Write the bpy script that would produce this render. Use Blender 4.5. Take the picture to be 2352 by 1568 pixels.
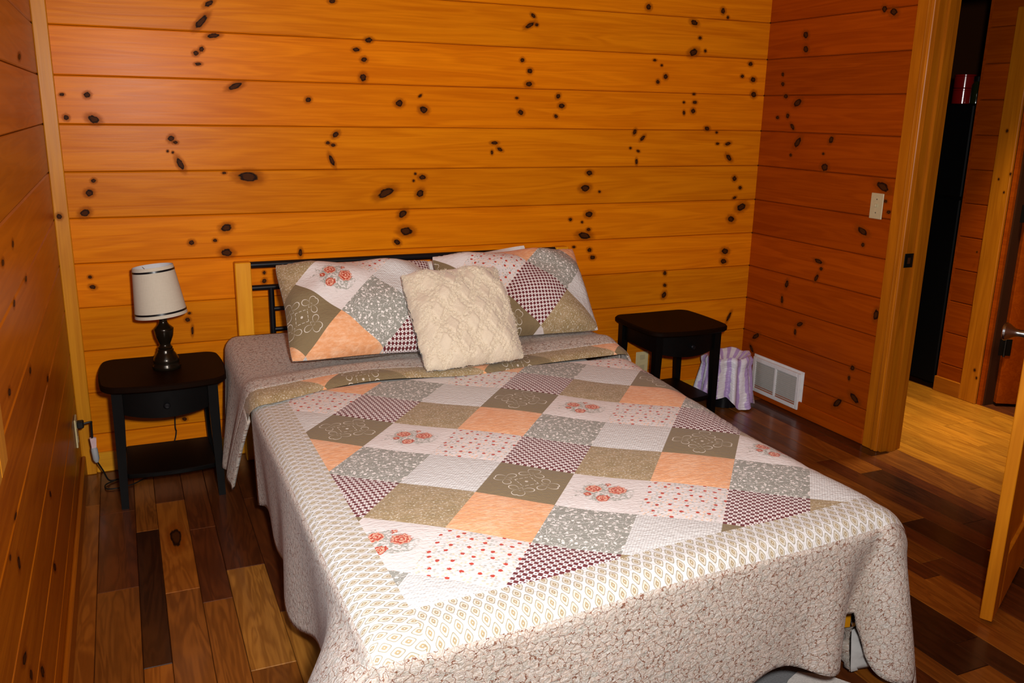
import bpy, math, random
import numpy as np
from mathutils import Vector, Matrix

random.seed(7)
scene = bpy.context.scene
for o in list(bpy.data.objects):
    bpy.data.objects.remove(o)

# ------------------------------------------------------------------ camera
CAM = np.array([0.249, -3.847, 1.505])
YAW, PITCH, ROLL, FPX = 0.41777, -0.25709, 0.01843, 2015.07
_f = np.array([math.sin(YAW)*math.cos(PITCH), math.cos(YAW)*math.cos(PITCH), math.sin(PITCH)])
_r0 = np.array([math.cos(YAW), -math.sin(YAW), 0.0])
_u0 = np.cross(_r0, _f)
_r = math.cos(ROLL)*_r0 + math.sin(ROLL)*_u0
_u = -math.sin(ROLL)*_r0 + math.cos(ROLL)*_u0
cam_data = bpy.data.cameras.new('camera')
cam = bpy.data.objects.new('camera', cam_data)
scene.collection.objects.link(cam)
cam.matrix_world = Matrix(((_r[0], _u[0], -_f[0], CAM[0]), (_r[1], _u[1], -_f[1], CAM[1]),
                           (_r[2], _u[2], -_f[2], CAM[2]), (0, 0, 0, 1)))
cam_data.sensor_width = 36.0
cam_data.lens = FPX*36.0/2352.0
cam_data.clip_start = 0.02
scene.camera = cam

def hit(p, ax, v):
    """pixel -> point on the plane (axis ax = v)"""
    d = _f + (p[0]-1176)/FPX*_r + (784-p[1])/FPX*_u
    return CAM + (v-CAM[ax])/d[ax]*d

# ------------------------------------------------------------------ world, lights, exposure
world = bpy.data.worlds.new('world'); scene.world = world
world.use_nodes = True
world.node_tree.nodes['Background'].inputs[0].default_value = (0.62, 0.74, 1.0, 1)
world.node_tree.nodes['Background'].inputs[1].default_value = 1.0
scene.view_settings.view_transform = 'Standard'
scene.view_settings.look = 'None'
scene.view_settings.exposure = 0.0
scene.view_settings.gamma = 1.0

def area(name, loc, target, sx, sy, power, color, spread=180):
    l = bpy.data.lights.new(name, 'AREA'); l.shape = 'RECTANGLE'; l.size = sx; l.size_y = sy
    l.energy = power; l.color = color; l.spread = math.radians(spread)
    o = bpy.data.objects.new(name, l); scene.collection.objects.link(o)
    o.location = loc
    o.rotation_euler = (Vector(target)-Vector(loc)).to_track_quat('-Z', 'Y').to_euler()
    return o
def spot(name, loc, direction, power, color, cone, radius):
    l = bpy.data.lights.new(name, 'SPOT'); l.energy = power; l.color = color; l.spot_size = math.radians(cone); l.spot_blend = 1.0; l.shadow_soft_size = radius
    o = bpy.data.objects.new(name, l); scene.collection.objects.link(o); o.location = loc
    o.rotation_euler = Vector(direction).to_track_quat('-Z', 'Y').to_euler()
    return o
# the photographer's flash, a hand's width up and to the right of the lens
spot('flash', tuple(CAM+0.13*_r+0.13*_u+0.02*_f), tuple(_f-0.10*_r+0.19*_u), 336, (1.0, 0.97, 0.935), 116, 0.05)
area('window_daylight', (-0.10, -2.65, 1.47), (1.0, -2.65, 1.2), 1.0, 0.95, 30, (0.80, 0.90, 1.0))
area('hall_light', (4.02, -1.0, 2.40), (4.0, -1.0, 0.0), 0.15, 0.15, 8, (1.0, 0.86, 0.66), 55)

# ------------------------------------------------------------------ helpers
W = 3.377          # room width
YF = -4.60         # wall behind the camera
ZC = 2.46          # ceiling
col = scene.collection

def tag(o, label=None, cat=None, group=None, kind=None):
    if label: o['label'] = label
    if cat: o['category'] = cat
    if group: o['group'] = group
    if kind: o['kind'] = kind
    return o

def empty(name, loc, label=None, cat=None, group=None, kind=None, rz=0):
    o = bpy.data.objects.new(name, None); col.objects.link(o)
    o.location = loc; o.rotation_euler = (0, 0, rz); o.empty_display_size = 0.05
    return tag(o, label, cat, group, kind)

def root_loc(p):
    v = Vector((0, 0, 0))
    while p is not None:
        v += p.location; p = p.parent
    return v

def mesh(name, verts, faces, mat=None, parent=None, smooth=False, uvs=None, local=False):
    """verts in world metres (or in the parent's space when local)"""
    if parent is not None and not local:
        off = root_loc(parent); verts = [(v[0]-off[0], v[1]-off[1], v[2]-off[2]) for v in verts]
    me = bpy.data.meshes.new(name)
    me.from_pydata([tuple(map(float, v)) for v in verts], [], faces)
    if uvs:
        for lname, data in uvs.items():
            lay = me.uv_layers.new(name=lname)
            for l in me.loops:
                lay.data[l.index].uv = data[l.vertex_index]
    if smooth:
        for p in me.polygons: p.use_smooth = True
    if mat: me.materials.append(mat)
    o = bpy.data.objects.new(name, me); col.objects.link(o)
    if parent is not None: o.parent = parent
    return o

class MB:
    """collects shapes that make ONE piece"""
    def __init__(s): s.v = []; s.f = []
    def add(s, v, f):
        n = len(s.v); s.v += [tuple(p) for p in v]; s.f += [tuple(i+n for i in q) for q in f]; return s
    def box(s, a, b, ch=0.0):
        x0, y0, z0 = a; x1, y1, z1 = b
        if ch <= 0:
            return s.add([(x0,y0,z0),(x1,y0,z0),(x1,y1,z0),(x0,y1,z0),(x0,y0,z1),(x1,y0,z1),(x1,y1,z1),(x0,y1,z1)],
                         [(0,3,2,1),(4,5,6,7),(0,1,5,4),(1,2,6,5),(2,3,7,6),(3,0,4,7)])
        c = ch
        v = []
        for z, i in ((z0, c), (z0+c, 0), (z1-c, 0), (z1, c)):
            v += [(x0+i+(c if i == 0 else 0), y0+i, z), (x1-i-(c if i == 0 else 0), y0+i, z),
                  (x1-i, y0+i+(c if i == 0 else 0), z), (x1-i, y1-i-(c if i == 0 else 0), z),
                  (x1-i-(c if i == 0 else 0), y1-i, z), (x0+i+(c if i == 0 else 0), y1-i, z),
                  (x0+i, y1-i-(c if i == 0 else 0), z), (x0+i, y0+i+(c if i == 0 else 0), z)]
        f = [tuple(range(7, -1, -1)), tuple(range(24, 32))]
        for k in range(3):
            for j in range(8):
                f.append((k*8+j, k*8+(j+1) % 8, k*8+8+(j+1) % 8, k*8+8+j))
        return s.add(v, f)
    def prism(s, poly, z0, z1, ch=0.0):
        """poly: list of (x,y) counter-clockwise; optional chamfer towards the centre"""
        n = len(poly); cx = sum(p[0] for p in poly)/n; cy = sum(p[1] for p in poly)/n
        def ring(z, k): 
            r = []
            for x, y in poly:
                d = math.hypot(x-cx, y-cy) or 1
                r.append((x-(x-cx)/d*k, y-(y-cy)/d*k, z))
            return r
        rings = [ring(z0, ch), ring(z0+ch, 0), ring(z1-ch, 0), ring(z1, ch)] if ch > 0 else [ring(z0, 0), ring(z1, 0)]
        v = sum(rings, []); f = [tuple(range(n-1, -1, -1)), tuple(range((len(rings)-1)*n, len(rings)*n))]
        for k in range(len(rings)-1):
            for j in range(n):
                f.append((k*n+j, k*n+(j+1) % n, k*n+n+(j+1) % n, k*n+n+j))
        return s.add(v, f)
    def tube(s, pts, r, n=10, cap=True):
        pts = [Vector(p) for p in pts]; m = len(pts); v = []
        rr = r if isinstance(r, (list, tuple)) else [r]*m
        prev = None
        for i, p in enumerate(pts):
            t = (pts[min(i+1, m-1)]-pts[max(i-1, 0)]).normalized()
            if prev is None:
                a = Vector((0, 0, 1)) if abs(t.z) < 0.9 else Vector((1, 0, 0))
                e1 = t.cross(a).normalized()
            else:
                e1 = (prev-t*prev.dot(t)).normalized()
            prev = e1; e2 = t.cross(e1)
            for k in range(n):
                q = 2*math.pi*k/n
                v.append(p+(e1*math.cos(q)+e2*math.sin(q))*rr[i])
        f = []
        for i in range(m-1):
            for k in range(n):
                f.append((i*n+k, i*n+(k+1) % n, i*n+n+(k+1) % n, i*n+n+k))
        if cap: f += [tuple(range(n-1, -1, -1)), tuple(range((m-1)*n, m*n))]
        return s.add(v, f)
    def lathe(s, prof, c=(0, 0, 0), n=32, close=True):
        v = []; f = []
        for r, z in prof:
            for k in range(n):
                q = 2*math.pi*k/n; v.append((c[0]+r*math.cos(q), c[1]+r*math.sin(q), c[2]+z))
        for i in range(len(prof)-1):
            for k in range(n):
                f.append((i*n+k, i*n+(k+1) % n, i*n+n+(k+1) % n, i*n+n+k))
        if close:
            f += [tuple(range(n-1, -1, -1)), tuple(range((len(prof)-1)*n, len(prof)*n))]
        return s.add(v, f)
    def build(s, name, mat, parent=None, smooth=False, local=False):
        o = mesh(name, s.v, s.f, mat, parent, False, None, local)
        if smooth: shade(o, smooth if isinstance(smooth, (int, float)) and smooth > 1 else 35)
        return o

def shade(o, deg):
    me = o.data
    for p in me.polygons: p.use_smooth = True
    import bmesh
    bm = bmesh.new(); bm.from_mesh(me)
    bmesh.ops.recalc_face_normals(bm, faces=bm.faces)
    lim = math.radians(deg)
    for e in bm.edges:
        if len(e.link_faces) == 2 and e.calc_face_angle(0) > lim: e.smooth = False
    bm.to_mesh(me); bm.free()

def copy_tree(o, parent=None):
    c = o.copy(); col.objects.link(c)
    c.parent = parent
    for ch in o.children: copy_tree(ch, c)
    return c

# ------------------------------------------------------------------ node helper
class NT:
    def __init__(s, name):
        s.m = bpy.data.materials.new(name); s.m.use_nodes = True
        s.t = s.m.node_tree; s.t.nodes.clear()
        s.out = s.t.nodes.new('ShaderNodeOutputMaterial')
    def n(s, typ, **kw):
        nd = s.t.nodes.new(typ)
        for k, v in kw.items(): setattr(nd, k, v)
        return nd
    def put(s, sock, v):
        if hasattr(v, 'is_output') or isinstance(v, bpy.types.NodeSocket): s.t.links.new(v, sock)
        elif isinstance(v, (tuple, list)):
            if len(sock.default_value) == 4 and len(v) == 3: v = (*v, 1)
            sock.default_value = v
        else: sock.default_value = v
    def math(s, op, a, b=0.0, c=0.0, clamp=False):
        nd = s.n('ShaderNodeMath', operation=op, use_clamp=clamp)
        s.put(nd.inputs[0], a); s.put(nd.inputs[1], b); s.put(nd.inputs[2], c)
        return nd.outputs[0]
    def mix(s, fac, a, b, blend='MIX'):
        nd = s.n('ShaderNodeMix', data_type='RGBA', blend_type=blend)
        s.put(nd.inputs[0], fac); s.put(nd.inputs[6], a); s.put(nd.inputs[7], b)
        return nd.outputs[2]
    def step(s, x, lo, hi):
        nd = s.n('ShaderNodeMapRange'); nd.interpolation_type = 'SMOOTHSTEP'
        s.put(nd.inputs[0], x); s.put(nd.inputs[1], lo); s.put(nd.inputs[2], hi)
        return nd.outputs[0]
    def noise(s, vec, scale, detail=3, rough=0.55, dist=0.0):
        nd = s.n('ShaderNodeTexNoise'); s.put(nd.inputs['Vector'], vec); s.put(nd.inputs['Scale'], scale)
        s.put(nd.inputs['Detail'], detail); s.put(nd.inputs['Roughness'], rough); s.put(nd.inputs['Distortion'], dist)
        return nd.outputs[0]
    def vor(s, vec, scale, feature='F1', rnd=1.0):
        nd = s.n('ShaderNodeTexVoronoi', feature=feature, voronoi_dimensions='2D'); s.put(nd.inputs['Vector'], vec); s.put(nd.inputs['Scale'], scale)
        s.put(nd.inputs['Randomness'], rnd)
        return nd
    def mapv(s, vec, scale=(1, 1, 1), loc=(0, 0, 0), rot=(0, 0, 0)):
        nd = s.n('ShaderNodeMapping'); s.put(nd.inputs[0], vec); s.put(nd.inputs[1], loc); s.put(nd.inputs[2], rot); s.put(nd.inputs[3], scale)
        return nd.outputs[0]
    def obj(s): return s.n('ShaderNodeTexCoord').outputs['Object']
    def gen(s): return s.n('ShaderNodeTexCoord').outputs['Generated']
    def uv(s, name): return s.n('ShaderNodeUVMap', uv_map=name).outputs[0]
    def rnd(s): return s.n('ShaderNodeObjectInfo').outputs['Random']
    def sep(s, v):
        nd = s.n('ShaderNodeSeparateXYZ'); s.put(nd.inputs[0], v); return nd.outputs
    def comb(s, x, y=0.0, z=0.0):
        nd = s.n('ShaderNodeCombineXYZ'); s.put(nd.inputs[0], x); s.put(nd.inputs[1], y); s.put(nd.inputs[2], z); return nd.outputs[0]
    def vadd(s, a, b, op='ADD'):
        nd = s.n('ShaderNodeVectorMath', operation=op); s.put(nd.inputs[0], a); s.put(nd.inputs[1], b); return nd.outputs[0]
    def bump(s, h, strength, dist=0.01):
        nd = s.n('ShaderNodeBump'); s.put(nd.inputs['Height'], h); s.put(nd.inputs['Strength'], strength); s.put(nd.inputs['Distance'], dist)
        return nd.outputs[0]
    def done(s, color, rough=0.5, spec=0.5, normal=None, metal=0.0, coat=0.0, sheen=0.0, extra=None, coat_rough=0.1):
        b = s.n('ShaderNodeBsdfPrincipled')
        s.put(b.inputs['Base Color'], color); s.put(b.inputs['Roughness'], rough); s.put(b.inputs['Specular IOR Level'], spec)
        s.put(b.inputs['Metallic'], metal); s.put(b.inputs['Coat Weight'], coat); s.put(b.inputs['Coat Roughness'], coat_rough)
        s.put(b.inputs['Sheen Weight'], sheen)
        if normal is not None: s.put(b.inputs['Normal'], normal)
        if extra:
            for k, v in extra.items(): s.put(b.inputs[k], v)
        s.t.links.new(b.outputs[0], s.out.inputs[0]); s.bsdf = b
        return s.m

def plain(name, color, rough=0.5, spec=0.5, metal=0.0, grain=0.06, scale=60, coat=0.0, bump=0.0):
    t = NT(name); nz = t.noise(t.obj(), scale, 3)
    c2 = tuple(max(0, c*(1-2*grain)) for c in color); c1 = tuple(min(1, c*(1+2*grain)) for c in color)
    nm = t.bump(nz, bump, 0.002) if bump else None
    return t.done(t.mix(nz, c2, c1), rough, spec, nm, metal, coat)

def wood(name, c0, c1, axis, rough=0.36, spec=0.5, coat=0.0, var=0.25, along=1.1, across=17.0, dark=None, dist=0.6, hue=None, bump=0.06, ringk=0.09):
    """long-grained wood, grain along axis; every object takes its own shift and tone"""
    t = NT(name)
    r = t.rnd()
    sc = [across]*3; sc[axis] = along
    off = t.comb(t.math('MULTIPLY', r, 37.0), t.math('MULTIPLY', r, 23.0), t.math('MULTIPLY', r, 11.0))
    p = t.mapv(t.vadd(t.obj(), off), tuple(sc))
    big = t.noise(p, 1.0, 2, 0.5, dist)
    rings = t.math('SINE', t.math('MULTIPLY', big, 34.0))
    sc2 = [v*9 for v in sc]; sc2[axis] = along*4
    fine = t.noise(t.mapv(t.vadd(t.obj(), off), tuple(sc2)), 1.0, 3, 0.6)
    fac = t.math('ADD', t.math('MULTIPLY', rings, ringk), t.math('ADD', t.math('MULTIPLY', fine, 0.5), t.math('MULTIPLY', big, 0.55)))
    fac = t.step(fac, 0.15, 0.95)
    c = t.mix(fac, c0, c1)
    k = t.math('ADD', t.math('MULTIPLY', t.math('FRACT', t.math('MULTIPLY', r, 7.13)), var), 1.0-var*0.5)
    c = t.mix(1.0, c, t.comb(k, k, k), 'MULTIPLY')
    if hue: c = t.mix(t.math('MULTIPLY', t.math('FRACT', t.math('MULTIPLY', r, 3.7)), 0.6), c, t.mix(1.0, c, hue, 'MULTIPLY'))
    return t.done(c, t.math('ADD', rough-0.05, t.math('MULTIPLY', fine, 0.1)), spec, t.bump(fac, bump, 0.002), 0, coat)

# ------------------------------------------------------------------ materials: wood
M = {}
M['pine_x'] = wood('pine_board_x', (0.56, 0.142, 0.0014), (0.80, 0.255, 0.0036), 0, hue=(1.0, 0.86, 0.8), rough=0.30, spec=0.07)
M['pine_y'] = wood('pine_board_y', (0.26, 0.038, 0.0008), (0.40, 0.070, 0.0018), 1, hue=(1.0, 0.85, 0.8), rough=0.30, spec=0.07)  # weaker light on this side put into a darker, redder pine colour
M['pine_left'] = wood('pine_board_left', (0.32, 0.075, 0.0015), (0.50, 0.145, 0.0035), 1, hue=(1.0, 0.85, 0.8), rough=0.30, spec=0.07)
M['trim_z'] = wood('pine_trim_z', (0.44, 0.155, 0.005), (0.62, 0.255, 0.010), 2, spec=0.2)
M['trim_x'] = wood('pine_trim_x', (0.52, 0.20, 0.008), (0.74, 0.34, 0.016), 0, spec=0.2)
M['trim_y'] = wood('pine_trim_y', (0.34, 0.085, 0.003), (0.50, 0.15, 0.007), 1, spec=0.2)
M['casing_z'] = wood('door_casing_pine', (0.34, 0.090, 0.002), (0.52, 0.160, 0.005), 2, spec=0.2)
M['door_z'] = wood('door_pine_z', (0.52, 0.155, 0.004), (0.72, 0.25, 0.008), 2, spec=0.2)
M['post'] = wood('headboard_post_pine', (0.66, 0.25, 0.006), (0.82, 0.37, 0.012), 2, spec=0.25, var=0.1)
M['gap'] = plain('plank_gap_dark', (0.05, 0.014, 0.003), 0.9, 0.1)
M['ceil'] = wood('ceiling_pine', (0.40, 0.14, 0.012), (0.56, 0.24, 0.03), 0)
FK = 1.2
FL = {'light': ((0.20, 0.070, 0.010), (0.40, 0.165, 0.026)), 'mid': ((0.105, 0.031, 0.005), (0.22, 0.070, 0.010)),
      'orange': ((0.16, 0.044, 0.005), (0.28, 0.088, 0.010)),
      'dark': ((0.052, 0.013, 0.004), (0.105, 0.026, 0.006)), 'black': ((0.022, 0.007, 0.003), (0.048, 0.015, 0.005))}
for k, (a, b) in FL.items():
    a = tuple(q*FK for q in a); b = tuple(q*FK for q in b)
    M['fl_'+k] = wood('floor_oak_'+k, a, b, 1, rough=0.30, spec=0.4, along=1.6, across=13, dist=1.6, var=0.3, coat=0.15, bump=0.05, ringk=0.16)
M['fl_hall'] = wood('floor_oak_hall', (0.24, 0.078, 0.004), (0.48, 0.185, 0.012), 1, rough=0.3, along=1.6, across=13, dist=1.6, var=0.3, coat=0.1, bump=0.05)

def knot_material():
    t = NT('pine_knot')
    r = t.rnd()
    uv = t.uv('UVMap')
    w = t.noise(t.vadd(uv, t.comb(t.math('MULTIPLY', r, 40.0))), 3.0, 2)
    s = t.sep(uv)
    d = t.math('SQRT', t.math('ADD', t.math('MULTIPLY', s[0], s[0]), t.math('MULTIPLY', s[1], s[1])))
    d2 = t.math('ADD', d, t.math('MULTIPLY', t.math('SUBTRACT', w, 0.5), 0.35))
    core = t.step(d2, 0.46, 0.34)
    ring = t.math('MULTIPLY', t.step(d2, 0.2, 0.32), t.step(d2, 0.46, 0.40))
    col_ = t.mix(core, (0.30, 0.060, 0.002), (0.062, 0.018, 0.004))
    col_ = t.mix(ring, col_, (0.018, 0.006, 0.003))
    halo = t.math('MULTIPLY', t.step(d2, 0.95, 0.42), 0.42)
    alpha = t.math('MAXIMUM', t.math('MULTIPLY', core, 0.96), halo)
    b = t.n('ShaderNodeBsdfPrincipled'); t.put(b.inputs['Base Color'], col_); t.put(b.inputs['Roughness'], 0.5); t.put(b.inputs['Specular IOR Level'], 0.04)
    tr = t.n('ShaderNodeBsdfTransparent'); mx = t.n('ShaderNodeMixShader')
    t.put(mx.inputs[0], alpha); t.t.links.new(tr.outputs[0], mx.inputs[1]); t.t.links.new(b.outputs[0], mx.inputs[2])
    t.t.links.new(mx.outputs[0], t.out.inputs[0])
    return t.m
M['knot'] = knot_material()

# ------------------------------------------------------------------ the setting: shell
PZ = [0.18*k-0.015 for k in range(0, 15)]       # plank joints (first one lies below the floor)
def plank_x(z0, z1, x0, x1, yface, thick=0.016):
    c = 0.005; g = 0.0008
    sec = [(yface+thick, z0+g), (yface+c*0.9, z0+g), (yface, z0+c), (yface, z1-c), (yface+c*0.9, z1-g), (yface+thick, z1-g)]
    v = [(x0, y, z) for y, z in sec]+[(x1, y, z) for y, z in sec]
    n = len(sec); f = [tuple(range(n-1, -1, -1)), tuple(range(n, 2*n))]+[(i, (i+1) % n, n+(i+1) % n, n+i) for i in range(n)]
    return v, f
def plank_y(z0, z1, y0, y1, xface, sgn, thick=0.016):
    """sgn=+1: the board lies behind xface on the +x side"""
    c = 0.005; g = 0.0008
    sec = [(xface+sgn*thick, z0+g), (xface+sgn*c*0.9, z0+g), (xface, z0+c), (xface, z1-c), (xface+sgn*c*0.9, z1-g), (xface+sgn*thick, z1-g)]
    v = [(x, y0, z) for x, z in sec]+[(x, y1, z) for x, z in sec]
    n = len(sec); f = [tuple(range(n-1, -1, -1)), tuple(range(n, 2*n))]+[(i, (i+1) % n, n+(i+1) % n, n+i) for i in range(n)]
    return v, f
PLANKS = {'back': [], 'right': [], 'left': []}

wall_back = tag(MB().box((-0.14, 0.016, -0.05), (W+0.14, 0.13, ZC)).build('wall_back', M['gap']), 'back wall of varnished knotty pine boards behind the bed', 'wall', kind='structure')
wall_left = MB()
WY0, WY1, WZ0, WZ1 = -2.22, -3.21, 0.97, 1.97      # window opening in the left wall
for a, b in (((-0.13, WY0, -0.05), (-0.016, 0.016, ZC)), ((-0.13, YF, -0.05), (-0.016, WY1, ZC)),
             ((-0.13, WY1, -0.05), (-0.016, WY0, WZ0)), ((-0.13, WY1, WZ1), (-0.016, WY0, ZC))):
    wall_left.box(a, b)
wall_left = tag(wall_left.build('wall_left', M['gap']), 'left wall of knotty pine boards beside the small nightstand', 'wall', kind='structure')
DY0, DY1, DZ = -1.045, -1.835, 2.005               # bedroom door opening
wall_right = MB()
for a, b in (((W+0.016, DY0, -0.05), (W+0.105, 0.016, ZC)), ((W+0.016, YF, -0.05), (W+0.105, DY1, ZC)), ((W+0.016, DY1, DZ), (W+0.105, DY0, ZC))):
    wall_right.box(a, b)
wall_right = tag(wall_right.build('wall_right', M['gap']), 'right wall of pine boards, toned darker and redder for the weaker light, beside the open doorway', 'wall', kind='structure')
wall_front = tag(MB().box((-0.13, YF-0.1, -0.05), (W+0.12, YF, ZC)).build('wall_front', M['pine_x']), 'pine wall behind the viewer', 'wall', kind='structure')
ceiling = tag(MB().box((-0.13, YF-0.1, ZC), (5.6, 0.9, ZC+0.08)).build('ceiling', M['ceil']), 'pine board ceiling above the room', 'ceiling', kind='structure')
floor = tag(MB().box((-0.13, YF-0.1, -0.08), (5.6, 0.9, -0.012)).build('floor', M['gap']), 'dark mixed-tone hardwood plank floor', 'floor', kind='structure')

for k in range(len(PZ)-1):
    z0, z1 = PZ[k], min(PZ[k+1], ZC)
    if z0 >= ZC: break
    v, f = plank_x(z0, z1, 0.0, W, 0.0)
    PLANKS['back'].append((z0, z1, mesh('plank', v, f, M['pine_x'], wall_back)))
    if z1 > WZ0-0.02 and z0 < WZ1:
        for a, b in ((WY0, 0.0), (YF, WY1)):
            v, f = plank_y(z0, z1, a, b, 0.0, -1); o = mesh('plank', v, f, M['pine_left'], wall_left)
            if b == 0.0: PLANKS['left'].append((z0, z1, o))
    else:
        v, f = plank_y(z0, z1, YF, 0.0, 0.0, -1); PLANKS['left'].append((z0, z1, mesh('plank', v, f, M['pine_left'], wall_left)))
    if z0 < DZ:
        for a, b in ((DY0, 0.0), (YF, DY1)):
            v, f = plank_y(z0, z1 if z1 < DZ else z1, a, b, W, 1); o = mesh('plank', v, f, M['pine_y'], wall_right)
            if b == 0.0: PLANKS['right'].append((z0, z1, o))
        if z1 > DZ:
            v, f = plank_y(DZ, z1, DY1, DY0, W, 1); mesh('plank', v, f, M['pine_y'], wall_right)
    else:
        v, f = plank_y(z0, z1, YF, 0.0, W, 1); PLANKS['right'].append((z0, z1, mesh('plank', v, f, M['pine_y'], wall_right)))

# knots: pixel centre, half sizes and turn, set on the wall they belong to
def knot(wall, px, py, rx, ry=None, ang=0.0):
    ry = ry or rx
    ax, val = {'back': (1, -0.0010), 'right': (0, W-0.0010), 'left': (0, 0.0010)}[wall]
    ca, sa = math.cos(math.radians(ang)), math.sin(math.radians(ang))
    pts = []; uv = []
    for r in (0.0, 0.5, 1.0):
        for j in range(1 if r == 0 else 14):
            q = 2*math.pi*j/14; a = 2.2*rx*r*math.cos(q); b = 2.2*ry*r*math.sin(q)
            pts.append(hit((px+a*ca-b*sa, py+a*sa+b*ca), ax, val)); uv.append((r*math.cos(q), r*math.sin(q)))
    f = [(0, 1+j, 1+(j+1) % 14) for j in range(14)]+[(1+j, 15+j, 15+(j+1) % 14, 1+(j+1) % 14) for j in range(14)]
    if wall == 'back':
        f = [tuple(reversed(q)) for q in f]
    z = pts[0][2]
    host = None
    for z0, z1, o in PLANKS[wall]:
        if z0 <= z < z1: host = o
    host = host or PLANKS[wall][0][2]
    mesh('knot', pts, f, M['knot'], host, False, {'UVMap': uv})
KB = [(480,8,12,6,-30),(462,50,20,8,-48),(490,82,15,6,-8),(463,113,6,6),(450,122,7,6),(455,147,8,4),(200,218,8,7),(142,217,6,4),(152,270,7,6,30),
 (215,274,15,9,20),(540,198,17,7,-20),(393,318,8,7,-30),(403,327,6,4),(397,350,3),(385,347,3),(414,376,16,7,60),(215,415,6,5),(205,443,10,8),
 (195,489,12,9,-20),(571,406,25,12,4),(515,397,5,3),(520,523,13,9,-15),(440,557,7,6),(494,552,5,4),(521,580,14,9,8),(763,3,8,5),(847,92,9,6),
 (818,114,8,5),(836,137,7,6),(834,178,8,9),(708,229,7,6,-20),(917,237,9,8),(965,220,5,3,-40),(973,252,10,8,15),(771,309,9,6,-40),(753,328,5,4),
 (765,333,6,4),(762,368,14,5,65),(885,443,21,10,-25),(970,407,8,6),(950,415,3),(954,399,3),(965,444,10,8,-55),(925,491,11,8,-42),(933,531,15,10),
 (912,556,8,6,30),(1225,36,7,4,45),(1217,58,12,5,-30),(1233,57,4),(1200,138,5),(1217,163,6),(1215,193,8,6),(1187,225,4,3),(1196,258,7,6,40),
 (1282,221,6,5,-60),(1290,243,7,6),(1277,267,5,4,40),(1136,328,8,4),(1148,343,7,4,30),(1130,350,3,5),(1490,16,6,7),(1661,25,5,7),(1672,40,3,4),
 (1595,52,9,6,30),(1608,87,4),(1593,120,11,8,-30),(1620,117,3,4),(1504,138,4,3),(1520,150,3),(1529,176,5,6),(1511,188,4,5),(1724,147,5),
 (1705,175,4),(1730,183,6),(1731,217,6,7),(1594,216,4,3),(1596,235,5,4),(1592,255,5,6),(1571,235,3),(1571,259,3,5),(1624,295,6,5,20),(1646,304,3),
 (1458,303,4,7,20),(1476,317,8,4,-50),(1466,347,4,3,30),(1462,371,3,7),(1448,340,3),(1648,330,4,3),(1672,330,7,4,-20),(1674,362,9,5,55),
 (1354,397,7,6),(1344,432,11,8,-10),(1377,440,3),(1687,410,5,6),(1700,431,4),(1687,454,5,3,-30),(1703,475,12,8,-30),(1679,503,8,7,20),
 (1353,492,9,7,-10),(1310,504,4),(1337,510,3),(1352,527,5,4),(1342,541,15,8,8),(1318,567,4,3),(1354,574,5),(1361,591,6,5),(1665,577,8,7),
 (1662,600,7,6),(1527,627,4,5),(1527,655,4),(1525,677,5,8,20),(207,636,5,4),(213,659,8,5,10),(431,734,6,5),(435,719,4,3),(442,759,3,10),
 (527,832,5),(528,846,6,5),(607,626,4),(607,645,5,6,40),(424,962,6,4),(1674,727,3,12,25),(690,580,5,9)]
for k in KB: knot('back', *k)
KR = [(2032,21,6,8),(2053,27,9,9),(1851,80,6,8),(1851,113,6,8),(1798,171,3,5),(1798,193,4,5),(1805,221,5,5),(1832,236,11,7,-45),(1786,270,4),
 (1809,266,4,6),(1820,291,4,8,-25),(1832,327,6,13,30),(1816,356,3,4),(1909,321,5,9,25),(1894,384,8,9),(1891,353,3),(2028,429,17,9,40),(2034,462,4),
 (2041,487,5,4),(1981,531,14,7,38),(1982,562,4,5),(1880,600,10,5,25),(1886,617,4),(1875,638,4,9,25),(1807,652,4,9,10),(1796,688,3,9),(1736,772,9,5,-40),
 (1726,800,3,10,-20),(1837,744,8,5,-20),(1826,762,3,7),(1958,845,5,6),(1950,868,3,6),(1962,914,15,6,55),(1923,925,12,7,-45),(1868,956,5,4),(2012,723,6,13,10)]
for k in KR: knot('right', *k)
KL = [(36,1185,2,11,10),(44,1292,3,17,-6),(24,1280,2,8),(116,1134,2,8,-10),(126,1302,3,10,-8),(57,1512,4,17,8),(98,1542,4,15,-8),(72,1549,3,14,-6),
 (7,603,3,9),(33,696,2,10),(60,640,2,8),(30,560,2,9),(45,130,3,8),(70,850,2,9),(110,870,2,8),(22,900,3,10)]
for k in KL: knot('left', *k)

# trims
def trim(name, mb, mat, label, smooth=False):
    return tag(mb.build(name, mat, None, smooth), label, 'trim', kind='structure')
t1 = trim('trim_1', MB().box((0.0, -0.026, 0.0), (0.052, -0.0005, ZC), 0.003), M['trim_z'], 'pale pine corner trim board in the left corner of the back wall')
knx = hit((136, 497), 1, -0.027)
def flat_knot(parent, c, ax, rx, rz, sgn=-1):
    pts = []; uv = []
    for r in (0.0, 0.5, 1.0):
        for j in range(1 if r == 0 else 14):
            q = 2*math.pi*j/14; a = 2.2*rx*r*math.cos(q); b = 2.2*rz*r*math.sin(q)
            pts.append((c[0]+a, c[1], c[2]+b) if ax == 1 else (c[0], c[1]+a, c[2]+b)); uv.append((r*math.cos(q), r*math.sin(q)))
    f = [(0, 1+j, 1+(j+1) % 14) for j in range(14)]+[(1+j, 15+j, 15+(j+1) % 14, 1+(j+1) % 14) for j in range(14)]
    mesh('knot', pts, f, M['knot'], parent, False, {'UVMap': uv})
flat_knot(t1, (knx[0], -0.0268, knx[2]), 1, 0.010, 0.011)
tag(MB().box((0.052, -0.016, 0.0), (W, -0.0005, 0.088), 0.004).build('baseboard_back', M['trim_x']), 'pale pine baseboard along the back wall', 'baseboard', kind='structure')
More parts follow.
